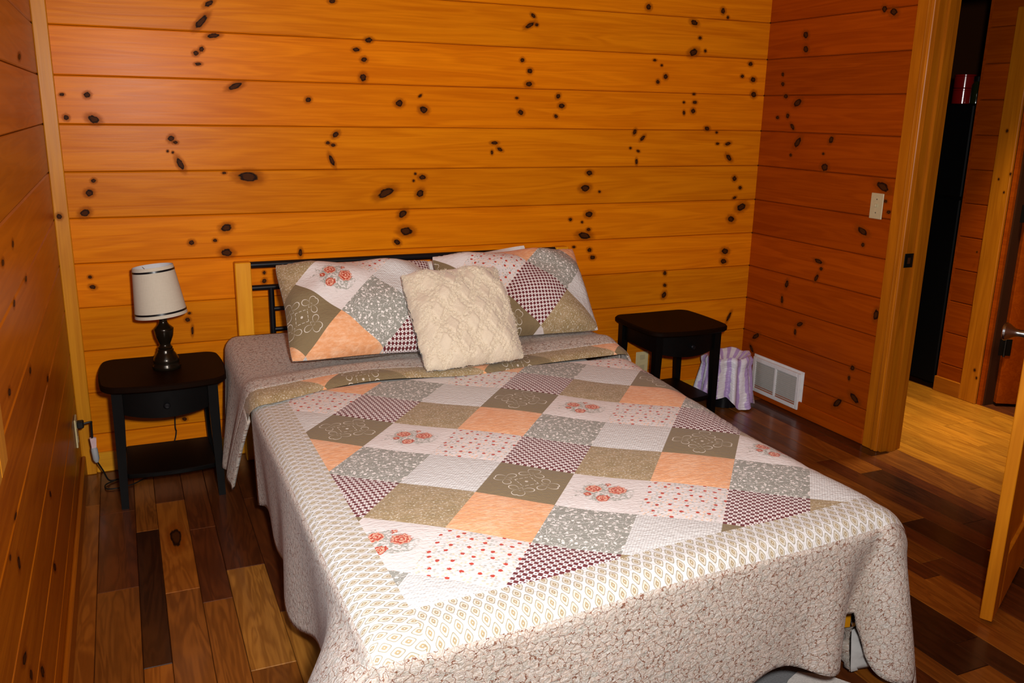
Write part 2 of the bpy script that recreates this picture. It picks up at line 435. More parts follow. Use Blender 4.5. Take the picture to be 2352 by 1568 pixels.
tag(MB().box((0.0005, YF, 0.0), (0.016, -0.026, 0.088), 0.004).build('baseboard_left', M['trim_y']), 'brown pine baseboard along the left wall', 'baseboard', kind='structure')
tag(MB().box((W-0.014, -0.945, 0.0), (W-0.0005, -0.016, 0.075), 0.004).build('baseboard_right', M['pine_y']), 'pine baseboard below the right wall, toned like its boards for the weaker light', 'baseboard', kind='structure')

# window in the left wall (its casing just enters the frame)
def pane_mat():
    t = NT('window_glass')
    g = t.n('ShaderNodeBsdfGlossy'); t.put(g.inputs['Roughness'], 0.02); t.put(g.inputs['Color'], (0.9, 0.95, 1, 1))
    tr = t.n('ShaderNodeBsdfTransparent'); t.put(tr.inputs[0], (0.97, 0.99, 1, 1)); mx = t.n('ShaderNodeMixShader'); t.put(mx.inputs[0], 0.06)
    t.t.links.new(tr.outputs[0], mx.inputs[1]); t.t.links.new(g.outputs[0], mx.inputs[2]); t.t.links.new(mx.outputs[0], t.out.inputs[0]); return t.m
M['pane'] = pane_mat()
win = empty('window_1', (0, -2.65, 0.88), 'pine cased window in the left wall', 'window', kind='structure')
for a, b in (((0.0005, -2.23, 0.88), (0.02, -2.14, 2.06)), ((0.0005, -3.29, 0.88), (0.02, -3.20, 2.06)), ((0.0005, -3.20, 0.88), (0.02, -2.23, 0.97)), ((0.0005, -3.20, 1.97), (0.02, -2.23, 2.06))):
    MB().box(a, b, 0.003).build('window_casing', M['trim_z'], win)
for a, b in (((-0.07, -2.27, 0.98), (-0.04, -2.23, 1.96)), ((-0.07, -3.20, 0.98), (-0.04, -3.16, 1.96)), ((-0.07, -3.16, 0.98), (-0.04, -2.27, 1.02)), ((-0.07, -3.16, 1.92), (-0.04, -2.27, 1.96)), ((-0.07, -3.16, 1.45), (-0.04, -2.27, 1.485))):
    MB().box(a, b).build('sash', M['trim_z'], win)
for z0, z1 in ((1.02, 1.45), (1.485, 1.92)):
    MB().box((-0.058, -3.16, z0), (-0.054, -2.27, z1)).build('pane', M['pane'], win)

# floor boards
def fplank(x0, x1, y0, y1, tone, parent=floor):
    m = MB(); c = 0.0015; dz = random.uniform(-0.0004, 0.0004)
    x0 += 0.0006; x1 -= 0.0006; y0 -= 0.0006; y1 += 0.0006      # y0 > y1
    v = [(x0, y1, -0.011), (x1, y1, -0.011), (x1, y0, -0.011), (x0, y0, -0.011),
         (x0, y1, -c+dz), (x1, y1, -c+dz), (x1, y0, -c+dz), (x0, y0, -c+dz),
         (x0+c, y1+c, dz), (x1-c, y1+c, dz), (x1-c, y0-c, dz), (x0+c, y0-c, dz)]
    f = [(3, 2, 1, 0), (8, 9, 10, 11)]+[(i, (i+1) % 4, 4+(i+1) % 4, 4+i) for i in range(4)]+[(4+i, 4+(i+1) % 4, 8+(i+1) % 4, 8+i) for i in range(4)]
    return mesh('floor_plank', v, f, M['fl_'+tone], parent)
rows = [(0.0, 0.066, [(0, 'mid'), (-0.35, 'orange'), (-2.3, 'mid')]),
        (0.066, 0.190, [(0, 'dark'), (-0.45, 'dark'), (-1.05, 'mid'), (-2.0, 'dark')]),
        (0.190, 0.265, [(0, 'mid'), (-0.65, 'black'), (-1.52, 'orange'), (-2.6, 'dark')]),
        (0.265, 0.370, [(0, 'dark'), (-0.42, 'orange'), (-1.13, 'mid'), (-2.2, 'dark')]),
        (0.370, 0.460, [(0, 'dark'), (-0.7, 'dark'), (-1.23, 'mid'), (-2.1, 'mid')]),
        (0.460, 0.585, [(0, 'dark'), (-1.05, 'light'), (-1.64, 'mid'), (-2.4, 'dark')]),
        (0.585, 0.680, [(0, 'dark'), (-0.5, 'dark'), (-1.37, 'light'), (-2.3, 'mid')])]
x = 0.68; wi = [0.075, 0.125, 0.095, 0.125, 0.075, 0.11]; i = 0
while x < W+0.09:
    w = wi[(i*5+1) % 6]; i += 1
    segs = []; y = -random.uniform(0.0, 0.6); segs.append((0, random.choice(['dark', 'mid', 'dark'])))
    while y > YF+0.3:
        segs.append((y, random.choice(['dark', 'dark', 'mid', 'mid', 'mid', 'black', 'orange'] if x > 2.0 else ['dark', 'mid'])))
        y -= random.uniform(0.45, 1.15) if x > 2.0 else random.uniform(0.9, 1.5)
    rows.append((x, min(x+w, W+0.10), segs)); x += w
for x0, x1, segs in rows:
    for j, (y, tone) in enumerate(segs):
        y2 = segs[j+1][0] if j+1 < len(segs) else YF
        if y-y2 > 0.02: fplank(x0, x1, y, y2, tone)
fknot = hit((402, 1220), 2, 0.0008)
pts = []; uv = []
for r in (0.0, 0.5, 1.0):
    for j in range(1 if r == 0 else 14):
        q = 2*math.pi*j/14; pts.append((fknot[0]+0.045*r*math.cos(q), fknot[1]-0.05+0.17*r*math.sin(q), 0.0009)); uv.append((r*math.cos(q), r*math.sin(q)))
mesh('knot', pts, [(0, 1+j, 1+(j+1) % 14) for j in range(14)]+[(1+j, 15+j, 15+(j+1) % 14, 1+(j+1) % 14) for j in range(14)], M['knot'], floor, False, {'UVMap': uv})
XH = 4.43                                             # far wall of the hall
x = W+0.10; i = 0
while x < XH-0.01:
    w = wi[(i*5+2) % 6]; i += 1; y = 0.6
    while y > -3.2:
        y2 = y-random.uniform(0.5, 1.3); fplank(x, min(x+w, XH), y, y2, 'hall'); y = y2
    x += w
MB().box((XH, -1.7, -0.012), (5.6, 0.9, -0.001)).build('floor_plank', M['fl_dark'], floor)

# ------------------------------------------------------------------ doorway, door, hall
M['black_metal'] = plain('black_metal', (0.005, 0.0055, 0.007), 0.3, 0.3, 0.0, 0.1)
M['dark_bronze'] = plain('dark_bronze', (0.03, 0.026, 0.02), 0.3, 0.5, 0.8)
M['pewter'] = plain('pewter_knob', (0.30, 0.29, 0.27), 0.25, 0.5, 1.0)
def casing(name, y0, y1, z0, z1, label, inner):
    """moulded casing on the right wall; inner = side of the bead (+1 towards +y)"""
    m = MB(); m.box((W-0.018, min(y0, y1), z0), (W-0.0005, max(y0, y1), z1), 0.003)
    return trim(name, m, M['casing_z'], label)
c1 = casing('trim_2', -0.950, -1.040, 0.0, DZ+0.005, 'moulded pine door casing on the left of the bedroom doorway', -1)
for yy, w, h in ((-1.012, 0.006, 0.006), (-1.030, 0.005, 0.004)):
    MB().tube([(W-0.018, yy, 0.002), (W-0.018, yy, DZ+0.002)], w, 8).build('bead', M['casing_z'], c1, True)
casing('trim_3', -1.840, -1.930, 0.0, DZ+0.005, 'moulded pine door casing on the right of the bedroom doorway', 1)
trim('trim_4', MB().box((W-0.022, -1.95, DZ+0.005), (W-0.0005, -0.93, DZ+0.10), 0.003), M['trim_y'], 'pine head casing above the bedroom doorway')
jl = MB().box((W-0.002, DY0-0.005, 0.0), (W+0.118, DY0+0.014, DZ+0.01))
jl.box((W+0.045, DY0-0.017, 0.0), (W+0.080, DY0-0.005, DZ))
trim('trim_5', jl, M['casing_z'], 'pine door jamb with stop on the left of the bedroom doorway')
jr = MB().box((W-0.002, DY1-0.014, 0.0), (W+0.118, DY1+0.005, DZ+0.01)); jr.box((W+0.045, DY1+0.005, 0.0), (W+0.080, DY1+0.017, DZ))
trim('trim_6', jr, M['casing_z'], 'pine door jamb on the hinge side of the bedroom doorway')
trim('trim_7', MB().box((W-0.002, DY1, DZ-0.005), (W+0.118, DY0, DZ+0.012)), M['casing_z'], 'pine head jamb of the bedroom doorway')
sp = empty('strike_plate', (W+0.02, DY0-0.006, 0.90), 'small dark strike plate on the left door jamb', 'strike plate')
MB().box((W-0.012, DY0-0.0075, 0.868), (W+0.040, DY0-0.0055, 0.930), 0.0006).build('plate', M['dark_bronze'], sp)
MB().box((W+0.006, DY0-0.0082, 0.885), (W+0.022, DY0-0.0072, 0.912)).build('latch_hole', M['gap'], sp)

# bedroom door leaf, swung into the room
HX, HY = W-0.012, -1.838
ex, ey = hit((2263, 1424), 2, 0.012)[:2]
ang = math.atan2(ey-HY, ex-HX); DL = math.hypot(ex-HX, ey-HY)
door = empty('door_1', (HX, HY, 0.0), 'open varnished pine panel door at the right edge of the frame', 'door', kind='structure', rz=ang)
def dbox(name, a, b, mat, ch=0.002): return MB().box(a, b, ch).build(name, mat, door, False, True)
T = 0.035; ST = 0.105
dbox('stile', (DL-ST, -T/2, 0.012), (DL, T/2, 1.99), M['door_z']); dbox('stile', (0.0, -T/2, 0.012), (ST, T/2, 1.99), M['door_z'])
zr = [(0.012, 0.20), (0.86, 1.02), (1.88, 1.99)]
for a, b in zr: dbox('rail', (ST, -T/2, a), (DL-ST, T/2, b), M['door_z'])
dbox('mullion', (DL/2-0.045, -T/2, 0.20), (DL/2+0.045, T/2, 0.86), M['door_z']); dbox('mullion', (DL/2-0.045, -T/2, 1.02), (DL/2+0.045, T/2, 1.88), M['door_z'])
for a, b in ((0.20, 0.86), (1.02, 1.88)):
    for x0, x1 in ((ST, DL/2-0.045), (DL/2+0.045, DL-ST)):
        dbox('panel', (x0-0.003, -0.007, a-0.003), (x1+0.003, 0.007, b+0.003), M['door_z'], 0)
for s in (1, -1):
    m = MB(); prof = [(0.006, 0.0), (0.031, 0.001), (0.031, 0.006), (0.012, 0.010), (0.010, 0.030), (0.013, 0.042), (0.022, 0.055), (0.027, 0.064), (0.026, 0.070), (0.018, 0.074), (0.004, 0.075)]
    m.lathe(prof, (0, 0, 0), 24)
    m.v = [(DL-0.062+v[0], s*(T/2+v[2]), 0.905+v[1]) for v in m.v]
    m.build('door_knob', M['pewter'], door, True, True)
for z in (0.22, 1.02, 1.80):
    MB().tube([(0.0, T/2+0.004, z-0.045), (0.0, T/2+0.004, z+0.045)], 0.007, 8).build('hinge', M['dark_bronze'], door, True, True)

# hall: wall pier between two openings, casing, second door, refrigerator
wall_hall = tag(MB().box((XH+0.016, -0.70, -0.05), (XH+0.10, -0.405, ZC)).build('wall_hall', M['gap']), 'narrow pine wall pier across the hall', 'wall', kind='structure')
for k in range(len(PZ)-1):
    if PZ[k] > ZC: break
    v, f = plank_y(PZ[k], min(PZ[k+1], ZC), -0.60, -0.405, XH, 1); mesh('plank', v, f, M['pine_y'], wall_hall)
MB().box((XH-0.001, -0.405, 0), (XH+0.10, -0.390, ZC)).build('corner_board', M['pine_y'], wall_hall)
tag(MB().box((XH-0.016, -0.560, 0.0), (XH-0.0005, -0.388, 0.085), 0.002).build('baseboard_hall', M['trim_y']), 'short reddish baseboard block at the foot of the hall wall pier', 'baseboard', kind='structure')
hc = trim('trim_8', MB().box((XH-0.018, -0.665, 0.0), (XH-0.0005, -0.560, 2.05), 0.003), M['casing_z'], 'pine door casing beside the far door across the hall')
for c, rr in (((2305, 398), 0.006), ((2278, 410), 0.005), ((2290, 440), 0.005), ((2229, 576), 0.005), ((2224, 845), 0.007), ((2228, 863), 0.006), ((2297, 300), 0.007)):
    q = hit(c, 0, XH-0.0188); flat_knot(hc, (XH-0.0188, q[1], q[2]), 0, rr, rr*1.2)
trim('trim_9', MB().box((XH-0.003, -0.690, 0.0), (XH+0.12, -0.668, 2.05)), M['pine_y'], 'jamb of the far door across the hall')
hd = empty('door_2', (XH+0.075, -0.715, 0.0), 'dark pine door ajar across the hall', 'door', kind='structure', rz=math.radians(-30))
for nm, a, b in (('stile', (0.0, -0.018, 0.015), (0.11, 0.018, 2.0)), ('stile', (0.60, -0.018, 0.015), (0.71, 0.018, 2.0)), ('rail', (0.11, -0.018, 0.015), (0.60, 0.018, 0.22)),
                 ('rail', (0.11, -0.018, 0.9), (0.60, 0.018, 1.05)), ('rail', (0.11, -0.018, 1.88), (0.60, 0.018, 2.0)), ('panel', (0.107, -0.008, 0.217), (0.603, 0.008, 0.903)), ('panel', (0.107, -0.008, 1.047), (0.603, 0.008, 1.883))):
    MB().box(a, b, 0.002 if nm != 'panel' else 0).build(nm, M['pine_y'], hd, False, True)
for z in (0.33, 1.04, 1.75):
    h = MB().box((-0.030, -0.0195, z-0.045), (-0.002, -0.016, z+0.045)); h.box((0.0, -0.0215, z-0.045), (0.03, -0.018, z+0.045)); h.tube([(-0.004, -0.024, z-0.05), (-0.004, -0.024, z+0.05)], 0.006, 8)
    h.build('hinge', M['dark_bronze'], hd, False, True)
for o in bpy.data.objects:
    if o.name in ('wall_hall', 'baseboard_hall', 'trim_8', 'trim_9', 'door_2'): o.location.y -= 0.04
# walls closing the hall and the dark room beyond, so that only its own light enters
wall_far = MB()
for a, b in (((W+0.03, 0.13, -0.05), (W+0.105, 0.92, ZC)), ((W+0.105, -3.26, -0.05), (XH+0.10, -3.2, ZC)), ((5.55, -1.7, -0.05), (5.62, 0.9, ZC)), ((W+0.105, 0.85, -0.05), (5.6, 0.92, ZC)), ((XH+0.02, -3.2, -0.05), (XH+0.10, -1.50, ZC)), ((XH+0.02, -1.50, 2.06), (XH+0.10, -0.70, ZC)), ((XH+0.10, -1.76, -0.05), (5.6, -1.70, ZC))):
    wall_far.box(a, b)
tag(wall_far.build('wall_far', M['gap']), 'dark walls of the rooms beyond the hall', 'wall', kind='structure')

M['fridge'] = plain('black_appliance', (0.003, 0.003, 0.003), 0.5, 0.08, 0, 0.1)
fr = empty('refrigerator', (4.75, 0.0, 0.0), 'tall black refrigerator in the dark across the hall', 'refrigerator')
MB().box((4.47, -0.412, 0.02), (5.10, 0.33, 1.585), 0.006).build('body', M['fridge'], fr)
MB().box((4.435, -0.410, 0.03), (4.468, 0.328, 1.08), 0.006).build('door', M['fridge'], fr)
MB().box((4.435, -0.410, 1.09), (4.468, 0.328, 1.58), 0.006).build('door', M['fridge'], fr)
MB().tube([(4.42, 0.27, 0.5), (4.405, 0.27, 0.55), (4.405, 0.27, 1.0), (4.42, 0.27, 1.05)], 0.009, 8).build('handle', M['fridge'], fr, True)
for y in (-0.33, 0.28): MB().box((4.50, y, 0.0), (4.55, y+0.05, 0.02)).build('foot', M['fridge'], fr)
M['red_tin'] = plain('red_gloss', (0.22, 0.006, 0.004), 0.14, 0.6, 0, 0.05, coat=0.6)
M['green_glass'] = plain('dark_green_glass', (0.012, 0.016, 0.004), 0.08, 0.7, 0, 0.05, coat=0.6)
def canister(name, c, r, h, mat, label, lid=True, grp=None):
    e = empty(name, c, label, 'canister', grp)
    MB().lathe([(r*0.9, 0), (r, 0.004), (r, h-0.012), (r*0.97, h-0.010)], (0, 0, 0), 28).build('body', mat, e, True, True)
    MB().lathe([(r*1.02, h-0.0095), (r*1.02, h-0.002), (r*0.9, h)], (0, 0, 0), 28).build('lid', mat, e, True, True)
    return e
q = hit((2209, 240), 0, 4.62)
canister('canister', (4.62, q[1], 1.5851), 0.055, 0.085, M['red_tin'], 'glossy red round canister on the refrigerator, lower of the two')
canister('canister', (4.62, q[1], 1.6706), 0.055, 0.075, M['red_tin'], 'glossy red round canister stacked on top of the other')
q = hit((2240, 240), 0, 4.60)
e = empty('jar', (4.60, q[1], 1.5851), 'dark green glass jar beside the red canisters', 'jar')
MB().lathe([(0.028, 0), (0.032, 0.005), (0.032, 0.10), (0.022, 0.12)], (0, 0, 0), 24).build('glass', M['green_glass'], e, True, True)
MB().lathe([(0.024, 0.12), (0.024, 0.145), (0.02, 0.148)], (0, 0, 0), 24).build('lid', M['fridge'], e, True, True)

# ------------------------------------------------------------------ fabrics
def cloth_bump(t, extra=None, s=0.55):
    fl = t.uv('Flat')
    n1 = t.noise(t.mapv(fl, (62, 115, 1)), 1.0, 2, 0.55, 0.4)
    if extra is not None: n1 = t.math('ADD', n1, extra)
    return t.bump(n1, s, 0.0055)
def loc_xy(t):
    s = t.sep(t.uv('UVMap')); return t.math('SUBTRACT', s[0], 0.5), t.math('SUBTRACT', s[1], 0.5)
def length2(t, x, y): return t.math('SQRT', t.math('ADD', t.math('MULTIPLY', x, x), t.math('MULTIPLY', y, y)))
def fab(t, c, s=0.55): return t.done(c, 0.85, 0.15, cloth_bump(t, None, s), 0, 0, 0.1)

def f_check():
    t = NT('fabric_burgundy_check'); uv = t.uv('UVMap'); N = 20.0
    s = t.sep(uv); a = t.math('MULTIPLY', s[0], N); b = t.math('MULTIPLY', s[1], N)
    par = t.math('FRACT', t.math('MULTIPLY', t.math('ADD', t.math('FLOOR', a), t.math('FLOOR', b)), 0.5))
    par = t.math('GREATER_THAN', par, 0.25)
    fx = t.math('ABSOLUTE', t.math('SUBTRACT', t.math('FRACT', a), 0.5)); fy = t.math('ABSOLUTE', t.math('SUBTRACT', t.math('FRACT', b), 0.5))
    dot = t.math('LESS_THAN', t.math('MAXIMUM', fx, fy), 0.15)
    m = t.math('MAXIMUM', par, dot)
    return fab(t, t.mix(m, (0.80, 0.74, 0.72), (0.150, 0.030, 0.034)))
def f_grey():
    t = NT('fabric_grey_scroll'); uv = t.uv('UVMap')
    n = t.noise(uv, 7.0, 1.0, 0.4, 1.2)
    w = t.math('ABSOLUTE', t.math('SUBTRACT', t.math('FRACT', t.math('MULTIPLY', n, 5.0)), 0.5))
    vine = t.step(w, 0.075, 0.04)
    v = t.vor(uv, 9.0); leaf = t.step(t.math('ADD', v.outputs[0], t.math('MULTIPLY', t.noise(uv, 26.0, 1), 0.45)), 0.42, 0.36)
    v2 = t.vor(uv, 17.0); leaf2 = t.step(t.math('ADD', v2.outputs[0], t.math('MULTIPLY', t.noise(uv, 40.0, 1), 0.4)), 0.30, 0.26)
    m = t.math('MAXIMUM', vine, t.math('MAXIMUM', leaf, leaf2))
    return fab(t, t.mix(m, (0.31, 0.305, 0.265), (0.84, 0.79, 0.75)))
def f_orange():
    t = NT('fabric_peach_orange'); fl = t.uv('Flat')
    n = t.noise(t.mapv(fl, (35, 70, 1)), 1.0, 3, 0.7)
    n2 = t.noise(fl, 9.0, 2)
    return fab(t, t.mix(t.step(t.math('ADD', t.math('MULTIPLY', n, 0.7), t.math('MULTIPLY', n2, 0.3)), 0.38, 0.68), (0.78, 0.36, 0.16), (0.88, 0.53, 0.32)))
def f_gold():
    t = NT('fabric_gold_tan_fleck'); uv = t.uv('UVMap')
    n = t.noise(uv, 32.0, 3, 0.8); n2 = t.noise(uv, 6.0, 2)
    c = t.mix(t.step(n2, 0.3, 0.7), (0.315, 0.225, 0.105), (0.40, 0.29, 0.16))
    return fab(t, t.mix(t.math('MULTIPLY', t.step(n, 0.54, 0.64), 0.8), c, (0.80, 0.74, 0.62)))
def f_white():
    t = NT('fabric_cream_stripe'); s = t.sep(t.uv('UVMap'))
    st = t.math('SINE', t.math('MULTIPLY', t.math('ADD', s[0], 0.0), 200.0))
    return fab(t, t.mix(t.step(st, -0.6, 0.6), (0.60, 0.59, 0.57), (0.71, 0.70, 0.68)), 0.8)
def f_floral():
    t = NT('fabric_rose_print'); uv = t.uv('UVMap'); x, y = loc_xy(t)
    nz = t.noise(uv, 9.0, 2); nf = t.noise(uv, 24.0, 2)
    c = (0.73, 0.665, 0.635)
    base = t.mix(t.step(t.noise(uv, 3.0, 2), 0.4, 0.7), c, (0.745, 0.70, 0.675))
    lx = t.math('MULTIPLY', x, 0.8); ly = t.math('MULTIPLY', y, 1.1)
    dl = t.math('ADD', length2(t, lx, ly), t.math('MULTIPLY', t.math('SUBTRACT', nz, 0.5), 0.5))
    leaf = t.math('MULTIPLY', t.step(dl, 0.30, 0.22), t.step(nf, 0.44, 0.54))
    base = t.mix(t.math('MULTIPLY', leaf, 0.9), base, (0.34, 0.34, 0.29))
    for cx, cy, r in ((-0.15, -0.08, 0.11), (0.15, -0.10, 0.125), (0.02, 0.17, 0.095), (-0.19, 0.09, 0.05), (0.0, -0.24, 0.04)):
        dx = t.math('SUBTRACT', x, cx); dy = t.math('SUBTRACT', y, cy)
        d = t.math('ADD', length2(t, dx, dy), t.math('MULTIPLY', t.math('SUBTRACT', nf, 0.5), 0.10))
        m = t.step(d, r, r*0.85)
        pet = t.step(t.math('SINE', t.math('MULTIPLY', d, 150.0)), -0.2, 0.5)
        rose = t.mix(pet, (0.47, 0.065, 0.035), (0.80, 0.42, 0.29))
        base = t.mix(m, base, rose)
    return fab(t, base)
def f_dots():
    t = NT('fabric_red_dot_sprig'); uv = t.uv('UVMap')
    base = (0.74, 0.69, 0.67)
    v2 = t.vor(uv, 22.0); wob = t.math('MULTIPLY', t.noise(uv, 50.0, 1), 0.35)
    r2 = t.sep(v2.outputs[1])
    sm = t.step(t.math('ADD', v2.outputs[0], wob), 0.54, 0.46)
    c = t.mix(t.math('MULTIPLY', sm, t.math('LESS_THAN', r2[0], 0.35)), base, (0.50, 0.49, 0.45))
    c = t.mix(t.math('MULTIPLY', sm, t.math('GREATER_THAN', r2[0], 0.62)), c, (0.86, 0.60, 0.46))
    v = t.vor(uv, 6.2, 'F1', 0.55)
    d = t.math('ADD', v.outputs[0], t.math('MULTIPLY', t.math('SUBTRACT', t.noise(uv, 60.0, 1), 0.5), 0.18))
    c = t.mix(t.math('MULTIPLY', t.step(d, 0.165, 0.13), t.math('GREATER_THAN', t.sep(v.outputs[1])[0], 0.12)), c, (0.50, 0.055, 0.032))
    return fab(t, c)
def f_olive():
    t = NT('fabric_olive_embroidered'); x, y = loc_xy(t); s = t.sep(t.uv('UVMap'))
    st = t.math('SINE', t.math('MULTIPLY', s[0], 330.0))
    c = t.mix(t.step(st, -0.7, 0.7), (0.205, 0.150, 0.078), (0.262, 0.195, 0.105))
    ax = t.math('ABSOLUTE', x); ay = t.math('ABSOLUTE', y)
    big = t.math('MAXIMUM', ax, ay); sm = t.math('MINIMUM', ax, ay)
    # flower of five petals at the middle of every side, folded to one
    dx = t.math('SUBTRACT', big, 0.27); dy = t.math('SUBTRACT', sm, 0.03)
    r = length2(t, dx, dy); th = t.math('ARCTAN2', dy, dx)
    pet = t.math('MULTIPLY', t.math('ABSOLUTE', t.math('COSINE', t.math('MULTIPLY', th, 1.5))), 0.15)
    l1 = t.step(t.math('ABSOLUTE', t.math('SUBTRACT', r, pet)), 0.009, 0.004)
    l1 = t.math('MULTIPLY', l1, t.math('LESS_THAN', r, 0.16))
    dm = t.math('ADD', ax, t.math('MULTIPLY', ay, 1.0))
    l2 = t.math('MULTIPLY', t.step(t.math('ABSOLUTE', t.math('SUBTRACT', dm, 0.155)), 0.008, 0.004), t.math('GREATER_THAN', t.math('SINE', t.math('MULTIPLY', t.math('SUBTRACT', ax, ay), 60.0)), -0.5))
    l3 = t.step(length2(t, x, y), 0.026, 0.018)
    m = t.math('MULTIPLY', t.math('MAXIMUM', l1, t.math('MAXIMUM', l2, l3)), 0.85)
    return fab(t, t.mix(m, c, (0.78, 0.72, 0.63)))
def f_border():
    t = NT('fabric_cream_lozenge_border'); s = t.sep(t.uv('UVMap'))
    a = t.math('DIVIDE', s[0], 0.030); b = t.math('DIVIDE', s[1], 0.050)
    p = t.math('ADD', a, b); q = t.math('SUBTRACT', a, b)
    fp = t.math('ABSOLUTE', t.math('SUBTRACT', t.math('FRACT', p), 0.5)); fq = t.math('ABSOLUTE', t.math('SUBTRACT', t.math('FRACT', q), 0.5))
    d = t.math('POWER', t.math('ADD', t.math('POWER', fp, 4.0), t.math('POWER', fq, 4.0)), 0.25)
    c = t.mix(t.step(d, 0.405, 0.375), (0.69, 0.68, 0.67), (0.33, 0.29, 0.21))
    c = t.mix(t.step(d, 0.335, 0.30), c, (0.60, 0.55, 0.46))
    c = t.mix(t.step(d, 0.20, 0.15), c, (0.38, 0.29, 0.17))
    c = t.mix(t.step(d, 0.06, 0.04), c, (0.68, 0.62, 0.52))
    return fab(t, c)
def f_paisley():
    t = NT('fabric_grey_brown_paisley'); fl = t.uv('Flat')
    warp = t.vadd(fl, t.comb(t.math('MULTIPLY', t.noise(fl, 60.0, 2), 0.034), t.math('MULTIPLY', t.noise(t.vadd(fl, (3.1, 7.7, 0)), 60.0, 2), 0.034)))
    v = t.vor(warp, 46.0); e = t.vor(warp, 46.0, 'DISTANCE_TO_EDGE').outputs[0]
    v2 = t.vor(warp, 105.0); e2 = t.vor(warp, 105.0, 'DISTANCE_TO_EDGE').outputs[0]
    swirl = t.math('SINE', t.math('MULTIPLY', v.outputs[0], 21.0))
    rn = t.sep(v2.outputs[1])
    c = t.mix(rn[0], (0.40, 0.370, 0.315), (0.51, 0.41, 0.335))
    c = t.mix(t.math('MULTIPLY', t.step(swirl, 0.0, 0.8), 0.6), c, (0.67, 0.63, 0.595))
    c = t.mix(t.math('MULTIPLY', t.step(e2, 0.10, 0.03), 0.35), c, (0.44, 0.29, 0.22))
    lm = t.math('MULTIPLY', t.step(e, 0.055, 0.02), t.step(t.noise(fl, 34.0, 1), 0.26, 0.42))
    c = t.mix(lm, c, (0.20, 0.085, 0.05))
    return fab(t, c, 0.7)
FAB = [f_orange(), f_dots(), f_white(), f_gold(), f_floral(), f_grey(), f_check(), f_olive()]
FN = ['peach orange patch', 'white patch with red dots', 'plain cream striped patch', 'gold tan flecked patch', 'white patch printed with red roses',
      'grey patch with white scrolls', 'burgundy and white checked patch', 'olive patch with white flower embroidery']
BORDER = f_border(); PAISLEY = f_paisley()
M['backing'] = plain('quilt_backing_cloth', (0.42, 0.41, 0.40), 0.9, 0.1)
M['binding'] = plain('quilt_binding_rose', (0.42, 0.25, 0.21), 0.9, 0.1)
M['white_cloth'] = plain('white_pillow_cloth', (0.72, 0.70, 0.67), 0.9, 0.1)

# ------------------------------------------------------------------ parametric cloth
def clip(poly, u0, u1, v0, v1):
    for ax, val, sg in ((0, u0, 1), (0, u1, -1), (1, v0, 1), (1, v1, -1)):
        out = []
        for i in range(len(poly)):
            p, q = poly[i], poly[(i+1) % len(poly)]
            dp, dq = sg*(p[ax]-val), sg*(q[ax]-val)
            if dp >= 0: out.append(p)
            if (dp >= 0) != (dq >= 0):
                k = dp/(dp-dq); out.append(tuple(p[j]+k*(q[j]-p[j]) for j in range(len(p))))
        poly = out
        if len(poly) < 3: return []
    return poly

class Cloth:
    """polygons in flat cloth metres (u, v, local a, local b) -> one mesh on surface S"""
    def __init__(s): s.key = {}; s.pts = []; s.faces = []
    def poly(s, poly):
        idx = []
        for p in poly:
            k = (round(p[0], 6), round(p[1], 6))
            if k not in s.key: s.key[k] = len(s.pts); s.pts.append(p)
            i = s.key[k]
            if not idx or (idx[-1] != i and idx[0] != i): idx.append(i)
        if len(idx) > 2: s.faces.append(idx)
    def build(s, name, S, mat, parent, puff=None, local=False, solid=0.0, rect=None):
        vs = []
        for p in s.pts:
            a = np.array(S(p[0], p[1])); h = puff(p[2], p[3]) if puff else 0.0
            if h and rect: h *= min(1.0, min(p[0]-rect[0], rect[1]-p[0], p[1]-rect[2], rect[3]-p[1])/0.02)
            if h:
                e = 1e-3; du = np.array(S(p[0]+e, p[1]))-a; dv = np.array(S(p[0], p[1]+e))-a
                n = np.cross(du, dv); n /= (np.linalg.norm(n) or 1); a = a+n*h
            vs.append(a)
        o = mesh(name, vs, s.faces, mat, parent, True, {'UVMap': [(p[2], p[3]) for p in s.pts], 'Flat': [(p[0], p[1]) for p in s.pts]}, local)
        if solid:
            md = o.modifiers.new('thickness', 'SOLIDIFY'); md.thickness = solid; md.offset = -1
        return o
def diamond(i, j, O, L, rect, n=10, vec=None):
    """cells of one patch: lattice square (i,j), diagonals along u and v"""
    c = Cloth(); k = L*0.70710678
    va, vb = vec or ((k, -k), (-k, -k))
    def P(a, b): return (O[0]+va[0]*(i+a)+vb[0]*(j+b), O[1]+va[1]*(i+a)+vb[1]*(j+b), a, b)
    for x in range(n):
        for y in range(n):
            q = [P(x/n, y/n), P((x+1)/n, y/n), P((x+1)/n, (y+1)/n), P(x/n, (y+1)/n)]
            q = q[::-1]
            q = clip(q, *rect)
            if q: c.poly(q)
    return c
def strip(u0, u1, v0, v1, nu, nv, uvf):
    c = Cloth()
    for x in range(nu):
        for y in range(nv):
            q = []
            for a, b in ((x, y), (x+1, y), (x+1, y+1), (x, y+1)):
                u = u0+(u1-u0)*a/nu; v = v0+(v1-v0)*b/nv; q.append((u, v, *uvf(u, v)))
            c.poly(q)
    return c
def seam_puff(h): return lambda a, b: h*(max(0, math.sin(math.pi*min(1, max(0, a))))*max(0, math.sin(math.pi*min(1, max(0, b)))))**0.4

